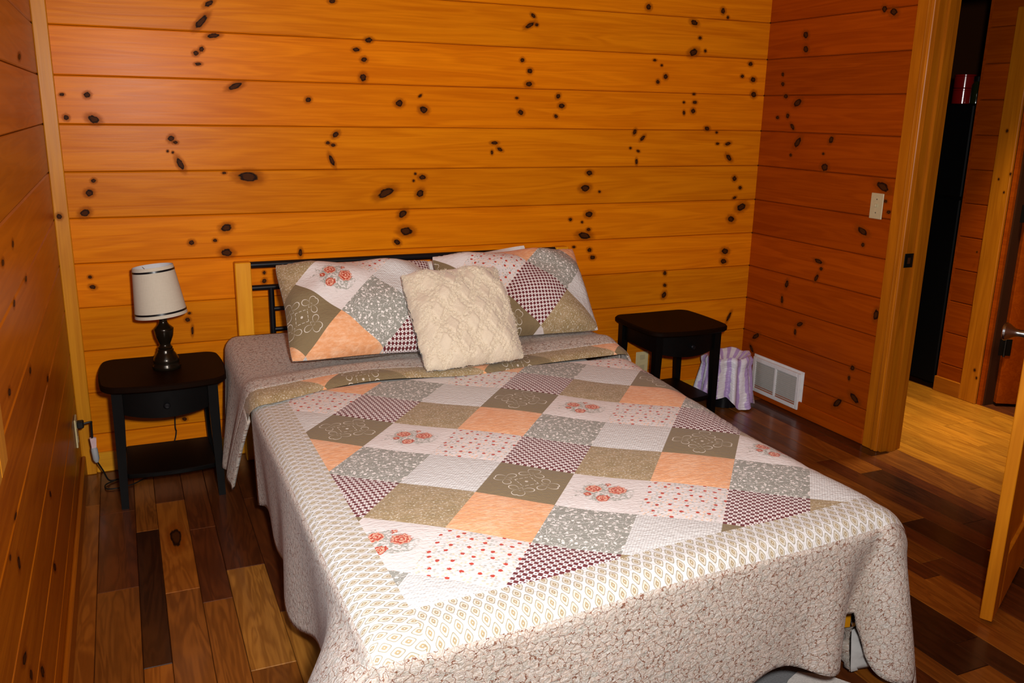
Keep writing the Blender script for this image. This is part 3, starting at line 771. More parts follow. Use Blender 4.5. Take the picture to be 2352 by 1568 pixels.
# ------------------------------------------------------------------ bed frame and mattress
Z0 = 0.535
bed = empty('bed', (1.42, -1.15, 0.0), 'bed frame with black metal headboard rails between pine posts', 'bed')
for x0, nm in ((0.650, 'left'), (2.136, 'right')):
    MB().box((x0, -0.105, 0.0), (x0+0.064, -0.052, 0.875), 0.003).build('post', M['post'], bed)
def rod(pts, r=0.012): return MB().tube(pts, r, 12).build('rail', M['black_metal'], bed, True)
rod([(0.712, -0.08, 0.860), (2.138, -0.08, 0.860)], 0.0145)
rod([(0.712, -0.08, 0.762), (2.138, -0.08, 0.762)]); rod([(0.712, -0.08, 0.485), (2.138, -0.08, 0.485)])
for k, x0 in enumerate((0.795, 1.10, 1.44, 1.74, 2.055)):
    MB().tube([(x0, -0.08, 0.762), (x0, -0.08, 0.485)], 0.012, 12).build('upright', M['black_metal'], bed, True)
for a, b in ((0.795, 1.10), (1.74, 2.055)):
    for z in (0.667, 0.577): MB().tube([(a, -0.08, z), (b, -0.08, z)], 0.0095, 10).build('crossbar', M['black_metal'], bed, True)
for x0 in (0.655, 2.195):
    s = -1 if x0 < 1 else 1
    MB().lathe([(0.012, -0.035), (0.017, -0.030), (0.017, 0.030), (0.012, 0.035)], (x0, -0.118, 0.270), 14).build('bolt_cap', M['black_metal'], bed, True)
for x0 in (0.690, 2.020): MB().box((x0, -2.20, 0.17), (x0+0.022, -0.105, 0.28), 0.002).build('side_rail', M['black_metal'], bed)
MB().box((0.712, -2.205, 0.17), (2.02, -2.18, 0.28), 0.002).build('foot_rail', M['black_metal'], bed)
lg = hit((1955, 1494), 2, 0.0)
for x0, y0 in ((1.985, lg[1]-0.015), (0.70, lg[1]-0.015)): MB().box((x0, y0, 0.0), (x0+0.065, y0+0.065, 0.30), 0.003).build('foot_post', M['post'], bed)
for k in range(10): MB().box((0.714, -2.10+k*0.21, 0.275), (2.018, -2.03+k*0.21, 0.29)).build('slat', M['trim_x'], bed)
M['mattress'] = plain('mattress_ticking', (0.62, 0.60, 0.57), 0.9, 0.1)
mt = empty('mattress', (1.40, -1.25, 0.29), 'thick mattress hidden below the patchwork quilt', 'mattress')
MB().box((0.665, -2.24, 0.291), (1.995, -0.125, 0.505), 0.03).build('body', M['mattress'], mt, True)

# ------------------------------------------------------------------ quilt
XL, YB = 0.64, -2.395
def XRf(v): return 2.045-0.11*min(1.0, max(0.0, (-v-0.8)/1.0))
RL, RR, RF = 0.050, 0.150, 0.055
def wrap(d, r, g, G=0.24):
    th = d/r
    if th < math.pi/2: return r*math.sin(th), r*(1-math.cos(th))
    e = d-r*math.pi/2; k = 1/math.sqrt(1+g*g); o = r; dr = r; n = 10
    for i in range(n):                       # flares by slope g, bending down to hang as it gets longer
        q = g*k*math.exp(-abs(g)*k*e*(i+0.5)/n/G); o += q*e/n; dr += math.sqrt(1-q*q)*e/n
    return o, dr
def bumpf(x, c, w): return math.exp(-((x-c)/w)**2)
def gfoot(u): return 0.03+0.03*math.sin(6.0*u+0.5)+0.015*math.sin(13*u)+0.12*bumpf(u, 1.79, 0.07)-0.30*bumpf(u, 1.915, 0.055)
def S(u, v):
    XR = XRf(v)
    a = XL-u if u < XL else (u-XR if u > XR else 0.0); left = u < (XL+XR)/2
    b = YB-v if v < YB else 0.0
    sx = -1 if left else 1; cx = XL if left else XR; rs = RL if left else RR
    z = Z0+0.004*math.sin(5*u+1)*math.sin(4*v)+0.003*math.sin(9*u-6*v)
    if a <= 0 and b <= 0: x, y = u, v
    elif b <= 0:
        g = (-0.03 if left else 0.05)+0.05*math.sin(7.5*v+0.6)+0.03*math.sin(15*v)
        if left: g += 1.8*bumpf(v, -2.40, 0.19)
        o, dr = wrap(a, rs, g); x, y = cx+sx*o, v; z -= dr
    elif a <= 0:
        g = gfoot(u)
        o, dr = wrap(b, RF, g); x, y = u, YB-o; z -= dr
    else:
        ph = math.atan2(b, a); t = ph/(math.pi/2)
        r = rs*(1-t)+RF*t; p = 2.6; d = (a**p+b**p)**(1/p)
        gs = (-0.03 if left else 0.05)+0.05*math.sin(7.5*YB+0.6)+0.03*math.sin(15*YB)+(1.8*bumpf(YB, -2.40, 0.19) if left else 0)
        uu = cx; gf = gfoot(uu)
        env = math.sin(2*ph)**2
        g = gs*(1-t)+gf*t
        if left: g += 0.25*math.sin(2*ph)**2
        else: g += env*0.30*bumpf(t, 0.50, 0.25)
        o, dr = wrap(d, r, g); x, y = cx+sx*o*math.cos(ph), YB-o*math.sin(ph); z -= dr
    y += 0.06*(min(max(x, 0.5), 2.3)-0.7)*min(1.0, max(0.0, -v/2.36))**2
    return (x, y, max(z, 0.012))
PU0, PU1, PV0, PV1 = 0.705, 2.215, -2.345, -0.86
BW = 0.115
quilt = empty('quilt', (1.40, -1.30, 0.0), 'patchwork quilt with rose, check and scroll patches spread over the bed', 'quilt')
OL = (1.744, -1.070); LL = 0.2140; LV = ((0.166, -0.141), (-0.143, -0.163))
# the lattice of the photograph: corner (2,2) of the fit is D; sequence along every strip repeats after eight patches
for i in range(-8, 9):
    for j in range(-8, 13):
        c = diamond(i, j, OL, LL, (PU0, PU1, PV0, PV1), 10, LV)
        if len(c.faces) < 1: continue
        k = (j-3*i+3) % 8
        o = c.build('patch', S, FAB[k], quilt, seam_puff(0.0035), rect=(PU0, PU1, PV0, PV1)); o['label'] = FN[k]
HL = lambda v: 0.40+0.022*math.cos((v+2.46)*2*math.pi/0.42)-0.022
HF = lambda u: 0.335+0.032*math.cos((u-1.81)*2*math.pi/0.40)-0.05*bumpf(u, 1.925, 0.045)+(0.04 if u > 2.1 else 0.04*max(0, (u-1.93)/0.17))
HR = lambda v: 0.27
def bord(name, u0, u1, v0, v1, nu, nv, horiz):
    c = strip(u0, u1, v0, v1, nu, nv, (lambda u, v: (u, v)) if horiz else (lambda u, v: (v, u)))
    o = c.build(name, S, BORDER, quilt); o['label'] = 'cream border strip with tan lozenges'; return o
bord('border', PU0-BW, PU0, PV0-BW, PV1, 10, 70, False)
bord('border', PU1, PU1+BW, PV0-BW, PV1, 10, 70, False)
bord('border', PU0, PU1, PV0-BW, PV0, 70, 10, True)
def drop(fu, nu, nv):
    c = Cloth()
    for x in range(nu):
        for y in range(nv):
            q = []
            for a, b in ((x, y), (x+1, y), (x+1, y+1), (x, y+1)):
                u, v = fu(a/nu, b/nv); q.append((u, v, u, v))
            c.poly(q)
    return c
e0, e1, f0 = PU0-BW, PU1+BW, PV0-BW
def dlab(o): o['label'] = 'grey and brown paisley drop panel'; return o
dlab(drop(lambda a, b: (e0-(1-a)*HL(f0+(PV1-f0)*b), f0+(PV1-f0)*b), 22, 90).build('drop_panel', S, PAISLEY, quilt, None, False, 0.008))
dlab(drop(lambda a, b: (e1+a*HR(0), f0+(PV1-f0)*b), 16, 90).build('drop_panel', S, PAISLEY, quilt, None, False, 0.008))
dlab(drop(lambda a, b: (e0+(e1-e0)*a, f0-(1-b)*HF(e0+(e1-e0)*a)), 110, 22).build('drop_panel', S, PAISLEY, quilt, None, False, 0.008))
dlab(drop(lambda a, b: (e0-(1-a)*HL(f0), f0-(1-b)*HF(e0)), 26, 26).build('drop_panel', S, PAISLEY, quilt, None, False, 0.008))
dlab(drop(lambda a, b: (e1+a*HR(0), f0-(1-b)*HF(e1)), 26, 26).build('drop_panel', S, PAISLEY, quilt, None, False, 0.008))

# turned-back head end of the quilt
def yc(x): return -0.850-0.10*bumpf(x, 0.58, 0.22)-0.045*bumpf(x, 1.42, 0.22)+0.03*bumpf(x, 1.05, 0.2)+0.03*(x-1.4)
FXL, FXR = 0.635, 2.085
def F(u, s):
    """u across the bed, s metres from the folded edge towards the head"""
    a = FXL-u if u < FXL else (u-FXR if u > FXR else 0.0); left = u < 1.4
    cx = FXL if left else FXR
    q = s/0.74
    roll = 0.022*(1-math.exp(-max(s, 0)/0.016))
    z = Z0+0.004+roll+0.010*math.sin(3*u+8*s)*min(1, s*8)+0.012*bumpf(s, 0.16, 0.05)
    x = u
    y0 = yc(u if u > FXL else FXL); y = y0+(-0.125-y0)*q
    if a > 0:
        g = (0.16 if left else 0.04)+0.05*math.sin(16*s)
        o, dr = wrap(a, 0.055, g); x = cx+(-1 if left else 1)*o; z -= dr
        if left:
            k = min(1, dr/0.42); mid = -0.50; y = y+(mid+(y-mid)*0.36-y)*k**0.8
    return (x, y, max(z, 0.02))
for i in range(-8, 9):
    for j in range(-10, 11):
        c = diamond(i, j, (1.30, 0.160), 0.2140, (0.52, 2.13, 0.0, 0.085), 10)
        if not c.faces: continue
        k = {0: 3, 1: 7, 2: 2, 3: 3, 4: 7, 5: 0, 6: 3, 7: 0}[(j-3*i) % 8]
        o = c.build('patch', F, FAB[k], quilt); o['label'] = FN[k]
o = drop(lambda a, b: (0.18+(2.28-0.18)*a, 0.085+(0.74-0.085)*b), 120, 40).build('turned_back_end', F, PAISLEY, quilt, None, False, 0.010)
o['label'] = 'paisley head end of the quilt tucked below the pillows'
o = drop(lambda a, b: (0.18+(0.52-0.18)*a, 0.0+0.085*b), 20, 8).build('turned_back_end', F, PAISLEY, quilt, None, False, 0.010)
o = drop(lambda a, b: (2.13+0.15*a, 0.0+0.085*b), 10, 8).build('turned_back_end', F, PAISLEY, quilt, None, False, 0.010)

# ------------------------------------------------------------------ pillows
def pillow_fn(w, h, T, pinch=0.07, side=1, sag=0.0, power=2.2):
    def P(x, y):
        a = max(-1, min(1, 2*x/w)); b = max(-1, min(1, 2*y/h))
        t = max(0.0, (1-abs(a)**power))**0.55*max(0.0, (1-abs(b)**power))**0.55
        X = x*(1-pinch*(1-b*b)*abs(a)**3); Y = y*(1-pinch*(1-a*a)*abs(b)**3)
        cr = 1-0.055*(a*b)**4
        X *= cr; Y *= cr
        wr = 0.010*math.sin(7*a+5*b+1)*(1-t)*t*4+0.006*math.sin(5*a-8*b)*t+0.004*math.sin(14*a*b+3)*t
        return (X, Y-sag*t*0.0, side*(T*0.5*t+wr+0.003))
    return P
def place(fn, M4):
    def G(x, y):
        p = M4 @ Vector(fn(x, y)); return (p.x, p.y, p.z)
    return G
def frame_m(c, lean, yaw=0.0, roll=0.0):
    """local x = across, y = up the pillow, z = front; leans back from the vertical by lean degrees"""
    R = Matrix.Rotation(math.radians(yaw), 4, 'Z') @ Matrix.Rotation(math.radians(90-lean), 4, 'X') @ Matrix.Rotation(math.radians(roll), 4, 'Z')
    return Matrix.Translation(Vector(c)) @ R
def sham(name, c, lean, yaw, roll, w, h, T, O, L, shift, label, seq):
    e = empty(name, (c[0], c[1], 0.56), label, 'pillow', 'quilted pillow shams against the headboard')
    m4 = frame_m(c, lean, yaw, roll)
    fr_, bk = place(pillow_fn(w, h, T), m4), place(pillow_fn(w, h, T, 0.07, -1), m4)
    for i in range(-6, 7):
        for j in range(-6, 7):
            d = diamond(i, j, O, L, (-w/2, w/2, -h/2, h/2), 12)
            if not d.faces: continue
            k = seq.get((i, j), (j-3*i+shift) % 8)
            o = d.build('patch', fr_, FAB[k], e, seam_puff(0.002), rect=(-w/2, w/2, -h/2, h/2)); o['label'] = FN[k]
    d = strip(-w/2, w/2, -h/2, h/2, 36, 28, lambda u, v: (u, v)); d.faces = [q[::-1] for q in d.faces]
    o = d.build('back_panel', bk, PAISLEY, e); o['label'] = 'paisley back of the sham'
    return e
# (i,j): lattice square indices measured from O
sham('pillow_sham', (1.085, -0.515, 0.740), 42, 3, -2, 0.66, 0.445, 0.23, (0.030, 0.090), 0.2140, 0,
     'quilted pillow sham with a rose patch at its top left corner, on the left', {(0, 0): 5, (-1, 0): 4, (0, -1): 2, (-1, 1): 7, (0, 1): 0, (1, 0): 6, (1, -1): 3, (-1, -1): 1, (-2, 0): 3, (-2, 1): 3, (-2, 2): 7, (-1, 2): 0, (1, 1): 1, (-2, -1): 0})
sham('pillow_sham', (1.775, -0.440, 0.737), 42, -3, 1, 0.70, 0.445, 0.23, (0.050, 0.105), 0.2140, 0,
     'quilted pillow sham with a burgundy checked patch, on the right', {(0, 0): 6, (-1, 0): 1, (0, -1): 5, (1, -1): 2, (1, 0): 3, (0, 1): 7, (-1, -1): 0, (1, 1): 4, (0, -2): 0, (1, -2): 4, (-1, 1): 3, (-2, 0): 4, (-2, -1): 4})
M['ivory'] = plain('ivory_plush', (0.66, 0.53, 0.37), 0.95, 0.1, 0, 0.05, 300)
def plush():
    t = NT('ivory_plush_lozenge'); fl = t.uv('Flat')
    n = t.noise(fl, 260.0, 2, 0.7); n2 = t.noise(fl, 30.0, 3, 0.6)
    c = t.mix(t.math('ADD', t.math('MULTIPLY', n, 0.5), t.math('MULTIPLY', n2, 0.5)), (0.64, 0.53, 0.385), (0.80, 0.69, 0.53))
    return t.done(c, 0.95, 0.1, t.bump(t.math('ADD', n, n2), 0.5, 0.004), 0, 0, 0.4)
PL = plush()
def throw_fn(w, h, T, side):
    base = pillow_fn(w, h, T, 0.035, side, 0, 2.8)
    def P(x, y):
        p = base(x, y)
        a = 2*x/w; b = 2*y/h; ed = max(0.0, (1-abs(a)**6)*(1-abs(b)**6))
        f1 = (x/0.084+y/0.132); f2 = (x/0.084-y/0.132)
        c1 = abs(f1-math.floor(f1)-0.5); c2 = abs(f2-math.floor(f2)-0.5)
        d = 1-max(c1, c2)*2
        k = min(1.0, max(0.0, (d-0.30)/0.25)); k = k*k*(3-2*k)
        fz = 0.0022*math.sin(170*x+60*math.sin(70*y))+0.0018*math.sin(210*y+50*math.sin(90*x))
        ez = 0.0015*math.sin(90*x+3*math.sin(70*y)) + 0.0015*math.sin(80*y)+random.uniform(-0.0015, 0.0015)
        return (p[0]+ez*(1-ed), p[1]+ez*(1-ed), p[2]+side*(0.0055*k*ed+0.9*fz*(1-0.8*k)+(1-k)*random.uniform(-0.0022,0.0022)))
    return P
tp = empty('throw_pillow', (1.39, -0.80, 0.56), 'square ivory plush throw pillow with lozenge texture, in front of the shams', 'pillow')
m4 = frame_m((1.415, -0.742, 0.728), 40, 1, 1.5)
d = strip(-0.21, 0.21, -0.215, 0.215, 130, 130, lambda u, v: (u, v)); d.build('front_cover', place(throw_fn(0.42, 0.43, 0.19, 1), m4), PL, tp)
TF = throw_fn(0.42, 0.43, 0.19, 1); fv = []; ff = []; fu_ = []
for q in range(15000):                       # short plush fibres
    x = random.uniform(-0.21, 0.21); y = random.uniform(-0.215, 0.215)
    h1 = x/0.084+y/0.132; h2 = x/0.084-y/0.132
    if 1-2*max(abs(h1-math.floor(h1)-0.5), abs(h2-math.floor(h2)-0.5)) > 0.38: continue
    p = Vector(TF(x, y)); e1 = Vector(TF(x+0.004, y))-p; e2 = Vector(TF(x, y+0.004))-p; n = e1.cross(e2).normalized()
    g = (n*1.0+Vector((random.uniform(-1, 1), random.uniform(-1.3, 0.7), random.uniform(-0.3, 0.6)))*0.8).normalized()
    s_ = g.cross(n+Vector((0.01, 0.02, 0.03))).normalized()*0.0011; ln = random.uniform(0.005, 0.009)
    i0 = len(fv); fv += [m4 @ (p-s_), m4 @ (p+s_), m4 @ (p+g*ln)]; ff.append((i0, i0+1, i0+2)); fu_ += [(x, y)]*3
o = mesh('plush_fibres', fv, ff, PL, tp, False, {'UVMap': fu_, 'Flat': fu_}); o['kind'] = 'stuff'
d = strip(-0.21, 0.21, -0.215, 0.215, 60, 60, lambda u, v: (u, v)); d.faces = [q[::-1] for q in d.faces]
d.build('back_cover', place(throw_fn(0.42, 0.43, 0.14, -1), m4), PL, tp)
def plain_pillow(c, lean, yaw, roll, w, h, T, label):
    e = empty('bed_pillow', (c[0], c[1], 0.56), label, 'pillow')
    m4 = frame_m(c, lean, yaw, roll)
    d = strip(-w/2, w/2, -h/2, h/2, 26, 20, lambda u, v: (u, v)); d.build('front_side', place(pillow_fn(w, h, T), m4), M['white_cloth'], e)
    d = strip(-w/2, w/2, -h/2, h/2, 26, 20, lambda u, v: (u, v)); d.faces = [q[::-1] for q in d.faces]; d.build('back_side', place(pillow_fn(w, h, T, 0.07, -1), m4), M['white_cloth'], e)
plain_pillow((1.665, -0.190, 0.732), 14, 0, 6, 0.62, 0.30, 0.12, 'pale plain pillow whose corner shows behind the right sham')

# ------------------------------------------------------------------ nightstands
M['espresso'] = plain('black_brown_lacquer', (0.0030, 0.0026, 0.0024), 0.42, 0.12, 0, 0.15, 20)
M['espresso_top'] = plain('black_brown_table_top', (0.0075, 0.0026, 0.0008), 0.55, 0.05, 0, 0.15, 20)
NZ = 0.500
def outline(w, d, bow_f, bow_s, rc, n=8):
    """rounded rectangle with bowed front (-y) and sides, centred, counter-clockwise"""
    pts = []
    def bowed(x, y):
        X = x+(bow_s*(1-(2*y/d)**2) if x > 0 else -bow_s*(1-(2*y/d)**2))*min(1, abs(x)/(w/2-rc)) if abs(x) > 1e-6 else x
        Y = y-(bow_f*(1-(2*x/w)**2) if y < 0 else 0)
        return (X, Y)
    for cx, cy, a0 in ((w/2-rc, -d/2+rc, -90), (w/2-rc, d/2-rc, 0), (-w/2+rc, d/2-rc, 90), (-w/2+rc, -d/2+rc, 180)):
        for k in range(n+1):
            q = math.radians(a0+90*k/n); pts.append((cx+rc*math.cos(q), cy+rc*math.sin(q)))
        nx, ny = {-90: (w/2, 0), 0: (0, d/2), 90: (-w/2, 0), 180: (0, -d/2)}[a0]
        if a0 in (-90, 90):
            for k in range(1, 6): pts.append((nx, (-d/2+rc)+(d-2*rc)*k/6*(1) if a0 == -90 else (d/2-rc)-(d-2*rc)*k/6))
        else:
            for k in range(1, 8): pts.append(((w/2-rc)-(w-2*rc)*k/8 if a0 == 0 else (-w/2+rc)+(w-2*rc)*k/8, ny))
    return [bowed(*p) for p in pts]
def nightstand(loc, label):
    e = empty('nightstand', loc, label, 'nightstand', 'black nightstands beside the bed')
    MB().prism(outline(0.435, 0.40, 0.035, 0.014, 0.045), NZ-0.026, NZ, 0.006).build('table_top', M['espresso_top'], e, 40, True)
    lw = 0.17
    for x0 in (-lw, lw):
        for y0 in (-0.155, 0.165):
            s = 1 if x0 > 0 else -1; m = MB()
            v = []
            for z, h in ((0.0, 0.013), (NZ-0.1256, 0.0185), (NZ-0.0265, 0.0185)):
                xo = x0+(0.008*s if z == 0 else 0)
                v += [(xo-h, y0-h, z), (xo+h, y0-h, z), (xo+h, y0+h, z), (xo-h, y0+h, z)]
            f = [(3, 2, 1, 0), (8, 9, 10, 11)]+[(k*4+i, k*4+(i+1) % 4, k*4+4+(i+1) % 4, k*4+4+i) for k in range(2) for i in range(4)]
            m.add(v, f).build('leg', M['espresso'], e, False, True)
    zb, zt = NZ-0.142, NZ-0.0265
    for x0 in (-0.172, 0.162): MB().box((x0, -0.136, zb+0.02), (x0+0.010, 0.146, zt)).build('side_panel', M['espresso'], e, False, True)
    MB().box((-0.151, 0.160, zb+0.02), (0.151, 0.170, zt)).build('back_panel', M['espresso'], e, False, True)
    n = 16; v = []; f = []                       # bowed drawer front with a curved lower edge
    for k in range(n+1):
        x0 = -0.1505+0.301*k/n; b = 1-(x0/0.16)**2
        yf = -0.160-0.030*b; zl = zb+0.020-0.020*b
        v += [(x0, yf, zl), (x0, yf, zt-0.003), (x0, -0.142, zt-0.003), (x0, -0.142, zl)]
    for k in range(n):
        for i in range(4): f.append((k*4+i, k*4+(i+1) % 4, k*4+4+(i+1) % 4, k*4+4+i))
    f += [(3, 2, 1, 0), (n*4, n*4+1, n*4+2, n*4+3)]
    dr = MB().add(v, f).build('drawer', M['espresso'], e, 30, True)
    kb = MB().lathe([(0.006, 0), (0.006, 0.010), (0.012, 0.016), (0.013, 0.021), (0.009, 0.026), (0.002, 0.027)], (0, 0, 0), 16)
    kb.v = [(p[0], -0.1905-p[2], (zb+zt)/2-0.004+p[1]) for p in kb.v]; kb.build('knob', M['black_metal'], dr, True, True)
    MB().prism(outline(0.325, 0.315, 0.02, 0.0, 0.01), 0.118, 0.136, 0.003).build('lower_shelf', M['espresso'], e, 40, True)
    return e
ns1 = nightstand((0.335, -0.262, 0.0), 'black nightstand with a lamp on it, on the left of the bed')
ns2 = copy_tree(ns1); ns2.location = (2.722, -0.236, 0.0); ns2['label'] = 'black nightstand with an empty top, on the right of the bed'

# ------------------------------------------------------------------ lamp
LP = (0.352, -0.262, NZ)
def f_shade():
    t = NT('lamp_shade_linen'); p = t.obj()
    n = t.noise(t.mapv(p, (300, 300, 40)), 1.0, 2); n2 = t.noise(t.mapv(p, (40, 40, 400)), 1.0, 2)
    c = t.mix(t.math('MULTIPLY', t.math('ADD', n, n2), 0.5), (0.52, 0.47, 0.37), (0.66, 0.61, 0.50))
    return t.done(c, 0.9, 0.1, t.bump(n, 0.2, 0.001))
SH = f_shade()
M['lamp_bronze'] = plain('lamp_dark_bronze', (0.018, 0.012, 0.006), 0.22, 0.5, 0.55, 0.1)
M['shade_in'] = plain('shade_white_lining', (0.62, 0.63, 0.66), 0.9, 0.1)
M['bulb'] = plain('frosted_bulb', (0.62, 0.50, 0.36), 0.4, 0.4)
lamp = empty('table_lamp', LP, 'small table lamp with a cream tapered shade and dark turned base', 'lamp')
prof = [(0.052, 0.0), (0.054, 0.004), (0.053, 0.014), (0.047, 0.022), (0.049, 0.028), (0.046, 0.042), (0.036, 0.060), (0.030, 0.068), (0.031, 0.074), (0.026, 0.079), (0.028, 0.085), (0.021, 0.092),
        (0.021, 0.100), (0.026, 0.112), (0.033, 0.130), (0.036, 0.152), (0.037, 0.160), (0.032, 0.165), (0.022, 0.174), (0.016, 0.184), (0.015, 0.192), (0.018, 0.200), (0.019, 0.208), (0.012, 0.214), (0.012, 0.250)]
MB().lathe(prof, (0, 0, 0.0005), 32).build('base', M['lamp_bronze'], lamp, 60, True)
til = Matrix.Translation((-0.004, 0, 0.214)) @ Matrix.Rotation(math.radians(-5.0), 4, 'Y') @ Matrix.Rotation(math.radians(-3), 4, 'X')
def tl(m): m.v = [tuple(til @ Vector(p)) for p in m.v]; return m
zs0, zs1, r0, r1 = 0.0, 0.192, 0.097, 0.075
tl(MB().lathe([(r0, zs0), (r1, zs1), (r1-0.002, zs1), ], (0, 0, 0), 48, False)).build('shade', SH, lamp, 60, True)
tl(MB().lathe([(r1-0.002, zs1), (r0-0.002, zs0), (r0, zs0)], (0, 0, 0), 48, False)).build('shade_lining', M['shade_in'], lamp, 60, True)
def rad(z): return r0+(r1-r0)*(z-zs0)/(zs1-zs0)
for z in (0.016, 0.176):
    tl(MB().lathe([(rad(z-0.0035)+0.0012, z-0.0035), (rad(z+0.0035)+0.0012, z+0.0035), (rad(z+0.0035), z+0.0035), (rad(z-0.0035), z-0.0035), (rad(z-0.0035)+0.0012, z-0.0035)], (0, 0, 0), 48, False)).build('ribbon_band', M['black_metal'], lamp, 60, True)
tl(MB().lathe([(0.012, 0.035), (0.014, 0.06), (0.026, 0.10), (0.029, 0.125), (0.022, 0.150), (0.004, 0.158)], (0, 0, 0), 20)).build('bulb', M['bulb'], lamp, 60, True)
sp_ = MB()
for q in (0, 120, 240):
    a = math.radians(q); sp_.tube([(0.012*math.cos(a), 0.012*math.sin(a), 0.15), ((rad(0.186)-0.002)*math.cos(a), (rad(0.186)-0.002)*math.sin(a), 0.186)], 0.0013, 6)
tl(sp_).build('shade_spider', M['pewter'], lamp, False, True)
M['cord'] = plain('black_cord', (0.010, 0.009, 0.008), 0.5, 0.3)
def curve(pts, n=8):
    P = [Vector(p) for p in pts]; P = [P[0]*2-P[1]]+P+[P[-1]*2-P[-2]]; out = []
    for i in range(1, len(P)-2):
        for k in range(n):
            t = k/n; a, b, c, d = P[i-1:i+3]
            out.append(0.5*((2*b)+(c-a)*t+(2*a-5*b+4*c-d)*t*t+(-a+3*b-3*c+d)*t**3))
    out.append(P[-2]); return out
c0 = hit((402, 968), 1, -0.03); c2 = hit((400, 1015), 1, -0.03)
MB().tube(curve([(0.36, -0.235, NZ+0.004), (0.37, -0.13, NZ+0.004), (0.385, -0.045, NZ+0.004), (0.39, -0.028, NZ-0.03), (c0[0], -0.03, c0[2]), (c2[0]+0.012, -0.028, (c0[2]+c2[2])/2), (c2[0], -0.03, c2[2]), (c2[0]-0.04, -0.035, 0.02), (0.27, -0.10, 0.006), (0.19, -0.20, 0.005), (0.10, -0.22, 0.005), (0.085, -0.17, 0.005), (0.13, -0.13, 0.006)]), 0.0028, 8).build('cord', M['cord'], lamp, True)

# extension cord with its pale connector, plugged in at the left wall
M['pink_tag'] = plain('pink_white_tag', (0.72, 0.50, 0.50), 0.6, 0.3)
M['clear_plug'] = plain('grey_white_connector', (0.42, 0.43, 0.44), 0.3, 0.5)
ext = empty('extension_cord', (0.06, -0.20, 0.0), 'short black cord with a pale connector hanging from the left wall outlet', 'cord')
p0 = Vector((0.030, -0.215, 0.290)); p1 = Vector(hit((212, 1010), 1, -0.19)); p2 = Vector(hit((222, 1058), 1, -0.175)); p3 = Vector(hit((250, 1100), 1, -0.14))
MB().box((0.0095, -0.232, 0.276), (0.034, -0.200, 0.304), 0.004).build('plug', M['cord'], ext)
MB().tube(curve([p0, p0+Vector((0.028, 0.005, 0.003)), (p0+p1)/2+Vector((0.016, 0, 0.03)), p1]), 0.0042, 8).build('wire', M['cord'], ext, True)
MB().tube(curve([p2, (p2+p3)/2, (p3[0], p3[1], 0.012), (p3[0]+0.03, p3[1]+0.01, 0.006), (0.155, -0.125, 0.006)]), 0.0032, 8).build('wire', M['cord'], ext, True)
dv = (p2-p1)
MB().tube([p1+dv*0.35, p1+dv*0.45, p1+dv*0.9, p1+dv*1.05], [0.010, 0.0125, 0.0125, 0.007], 12).build('connector', M['clear_plug'], ext, True)
def slab(a, b, w, t, mat, name, par):
    d_ = (b-a).normalized(); s_ = Vector((1, 0.2, 0)).normalized(); s_ = (s_-d_*s_.dot(d_)).normalized(); n_ = d_.cross(s_)
    v = [p+s_*i*w/2+n_*j*t/2 for p in (a, b) for i, j in ((-1, -1), (1, -1), (1, 1), (-1, 1))]
    return MB().add(v, [(3, 2, 1, 0), (4, 5, 6, 7), (0, 1, 5, 4), (1, 2, 6, 5), (2, 3, 7, 6), (3, 0, 4, 7)]).build(name, mat, par)
slab(p1-dv*0.10, p1+dv*0.48, 0.017, 0.012, M['pink_tag'], 'warning_tag', ext)
slab(p1+Vector((0.010, 0, 0.008)), p1+dv*0.40+Vector((0.004, 0, 0)), 0.008, 0.010, M['pink_tag'], 'warning_tag', ext)

# ------------------------------------------------------------------ wall fittings
M['almond'] = plain('almond_plastic', (0.50, 0.42, 0.24), 0.4, 0.5)
M['almond_d'] = plain('almond_slot', (0.10, 0.08, 0.05), 0.5, 0.3)
M['olive_plate'] = plain('pale_yellow_plastic', (0.62, 0.52, 0.28), 0.4, 0.5)
o1 = empty('wall_outlet', (0.0, -0.205, 0.26), 'pale outlet plate low on the left wall', 'outlet')
MB().box((0.0012, -0.245, 0.203), (0.008, -0.165, 0.317), 0.002).build('cover_plate', M['olive_plate'], o1)
for z in (0.232, 0.288): MB().box((0.0078, -0.222, z-0.014), (0.0094, -0.188, z+0.014), 0.0006).build('socket', M['almond'], o1)
q0 = hit((1474, 813), 1, 0.0)
o2 = empty('wall_outlet', (q0[0], -0.004, q0[2]-0.05), 'pale yellow outlet plate on the back wall below the right nightstand', 'outlet')
MB().box((q0[0]-0.038, -0.007, q0[2]-0.10), (q0[0]+0.038, -0.0012, q0[2]+0.015), 0.002).build('cover_plate', M['olive_plate'], o2)
for z in (-0.07, -0.015): MB().box((q0[0]-0.016, -0.0084, q0[2]+z-0.013), (q0[0]+0.016, -0.0068, q0[2]+z+0.013), 0.0006).build('socket', M['almond'], o2)
s0 = hit((2015, 473), 0, W)
sw = empty('light_switch', (W, s0[1], s0[2]), 'almond light switch plate on the right wall beside the doorway', 'light switch')
MB().box((W-0.0065, s0[1]-0.036, s0[2]-0.0575), (W-0.0012, s0[1]+0.036, s0[2]+0.0575), 0.0018).build('cover_plate', M['almond'], sw)
MB().box((W-0.0165, s0[1]-0.005, s0[2]-0.004), (W-0.0063, s0[1]+0.005, s0[2]+0.010), 0.001).build('toggle', M['almond'], sw)
for z in (-0.03, 0.03): MB().tube([(W-0.0064, s0[1], s0[2]+z), (W-0.0074, s0[1], s0[2]+z)], 0.003, 10).build('screw', M['almond_d'], sw)

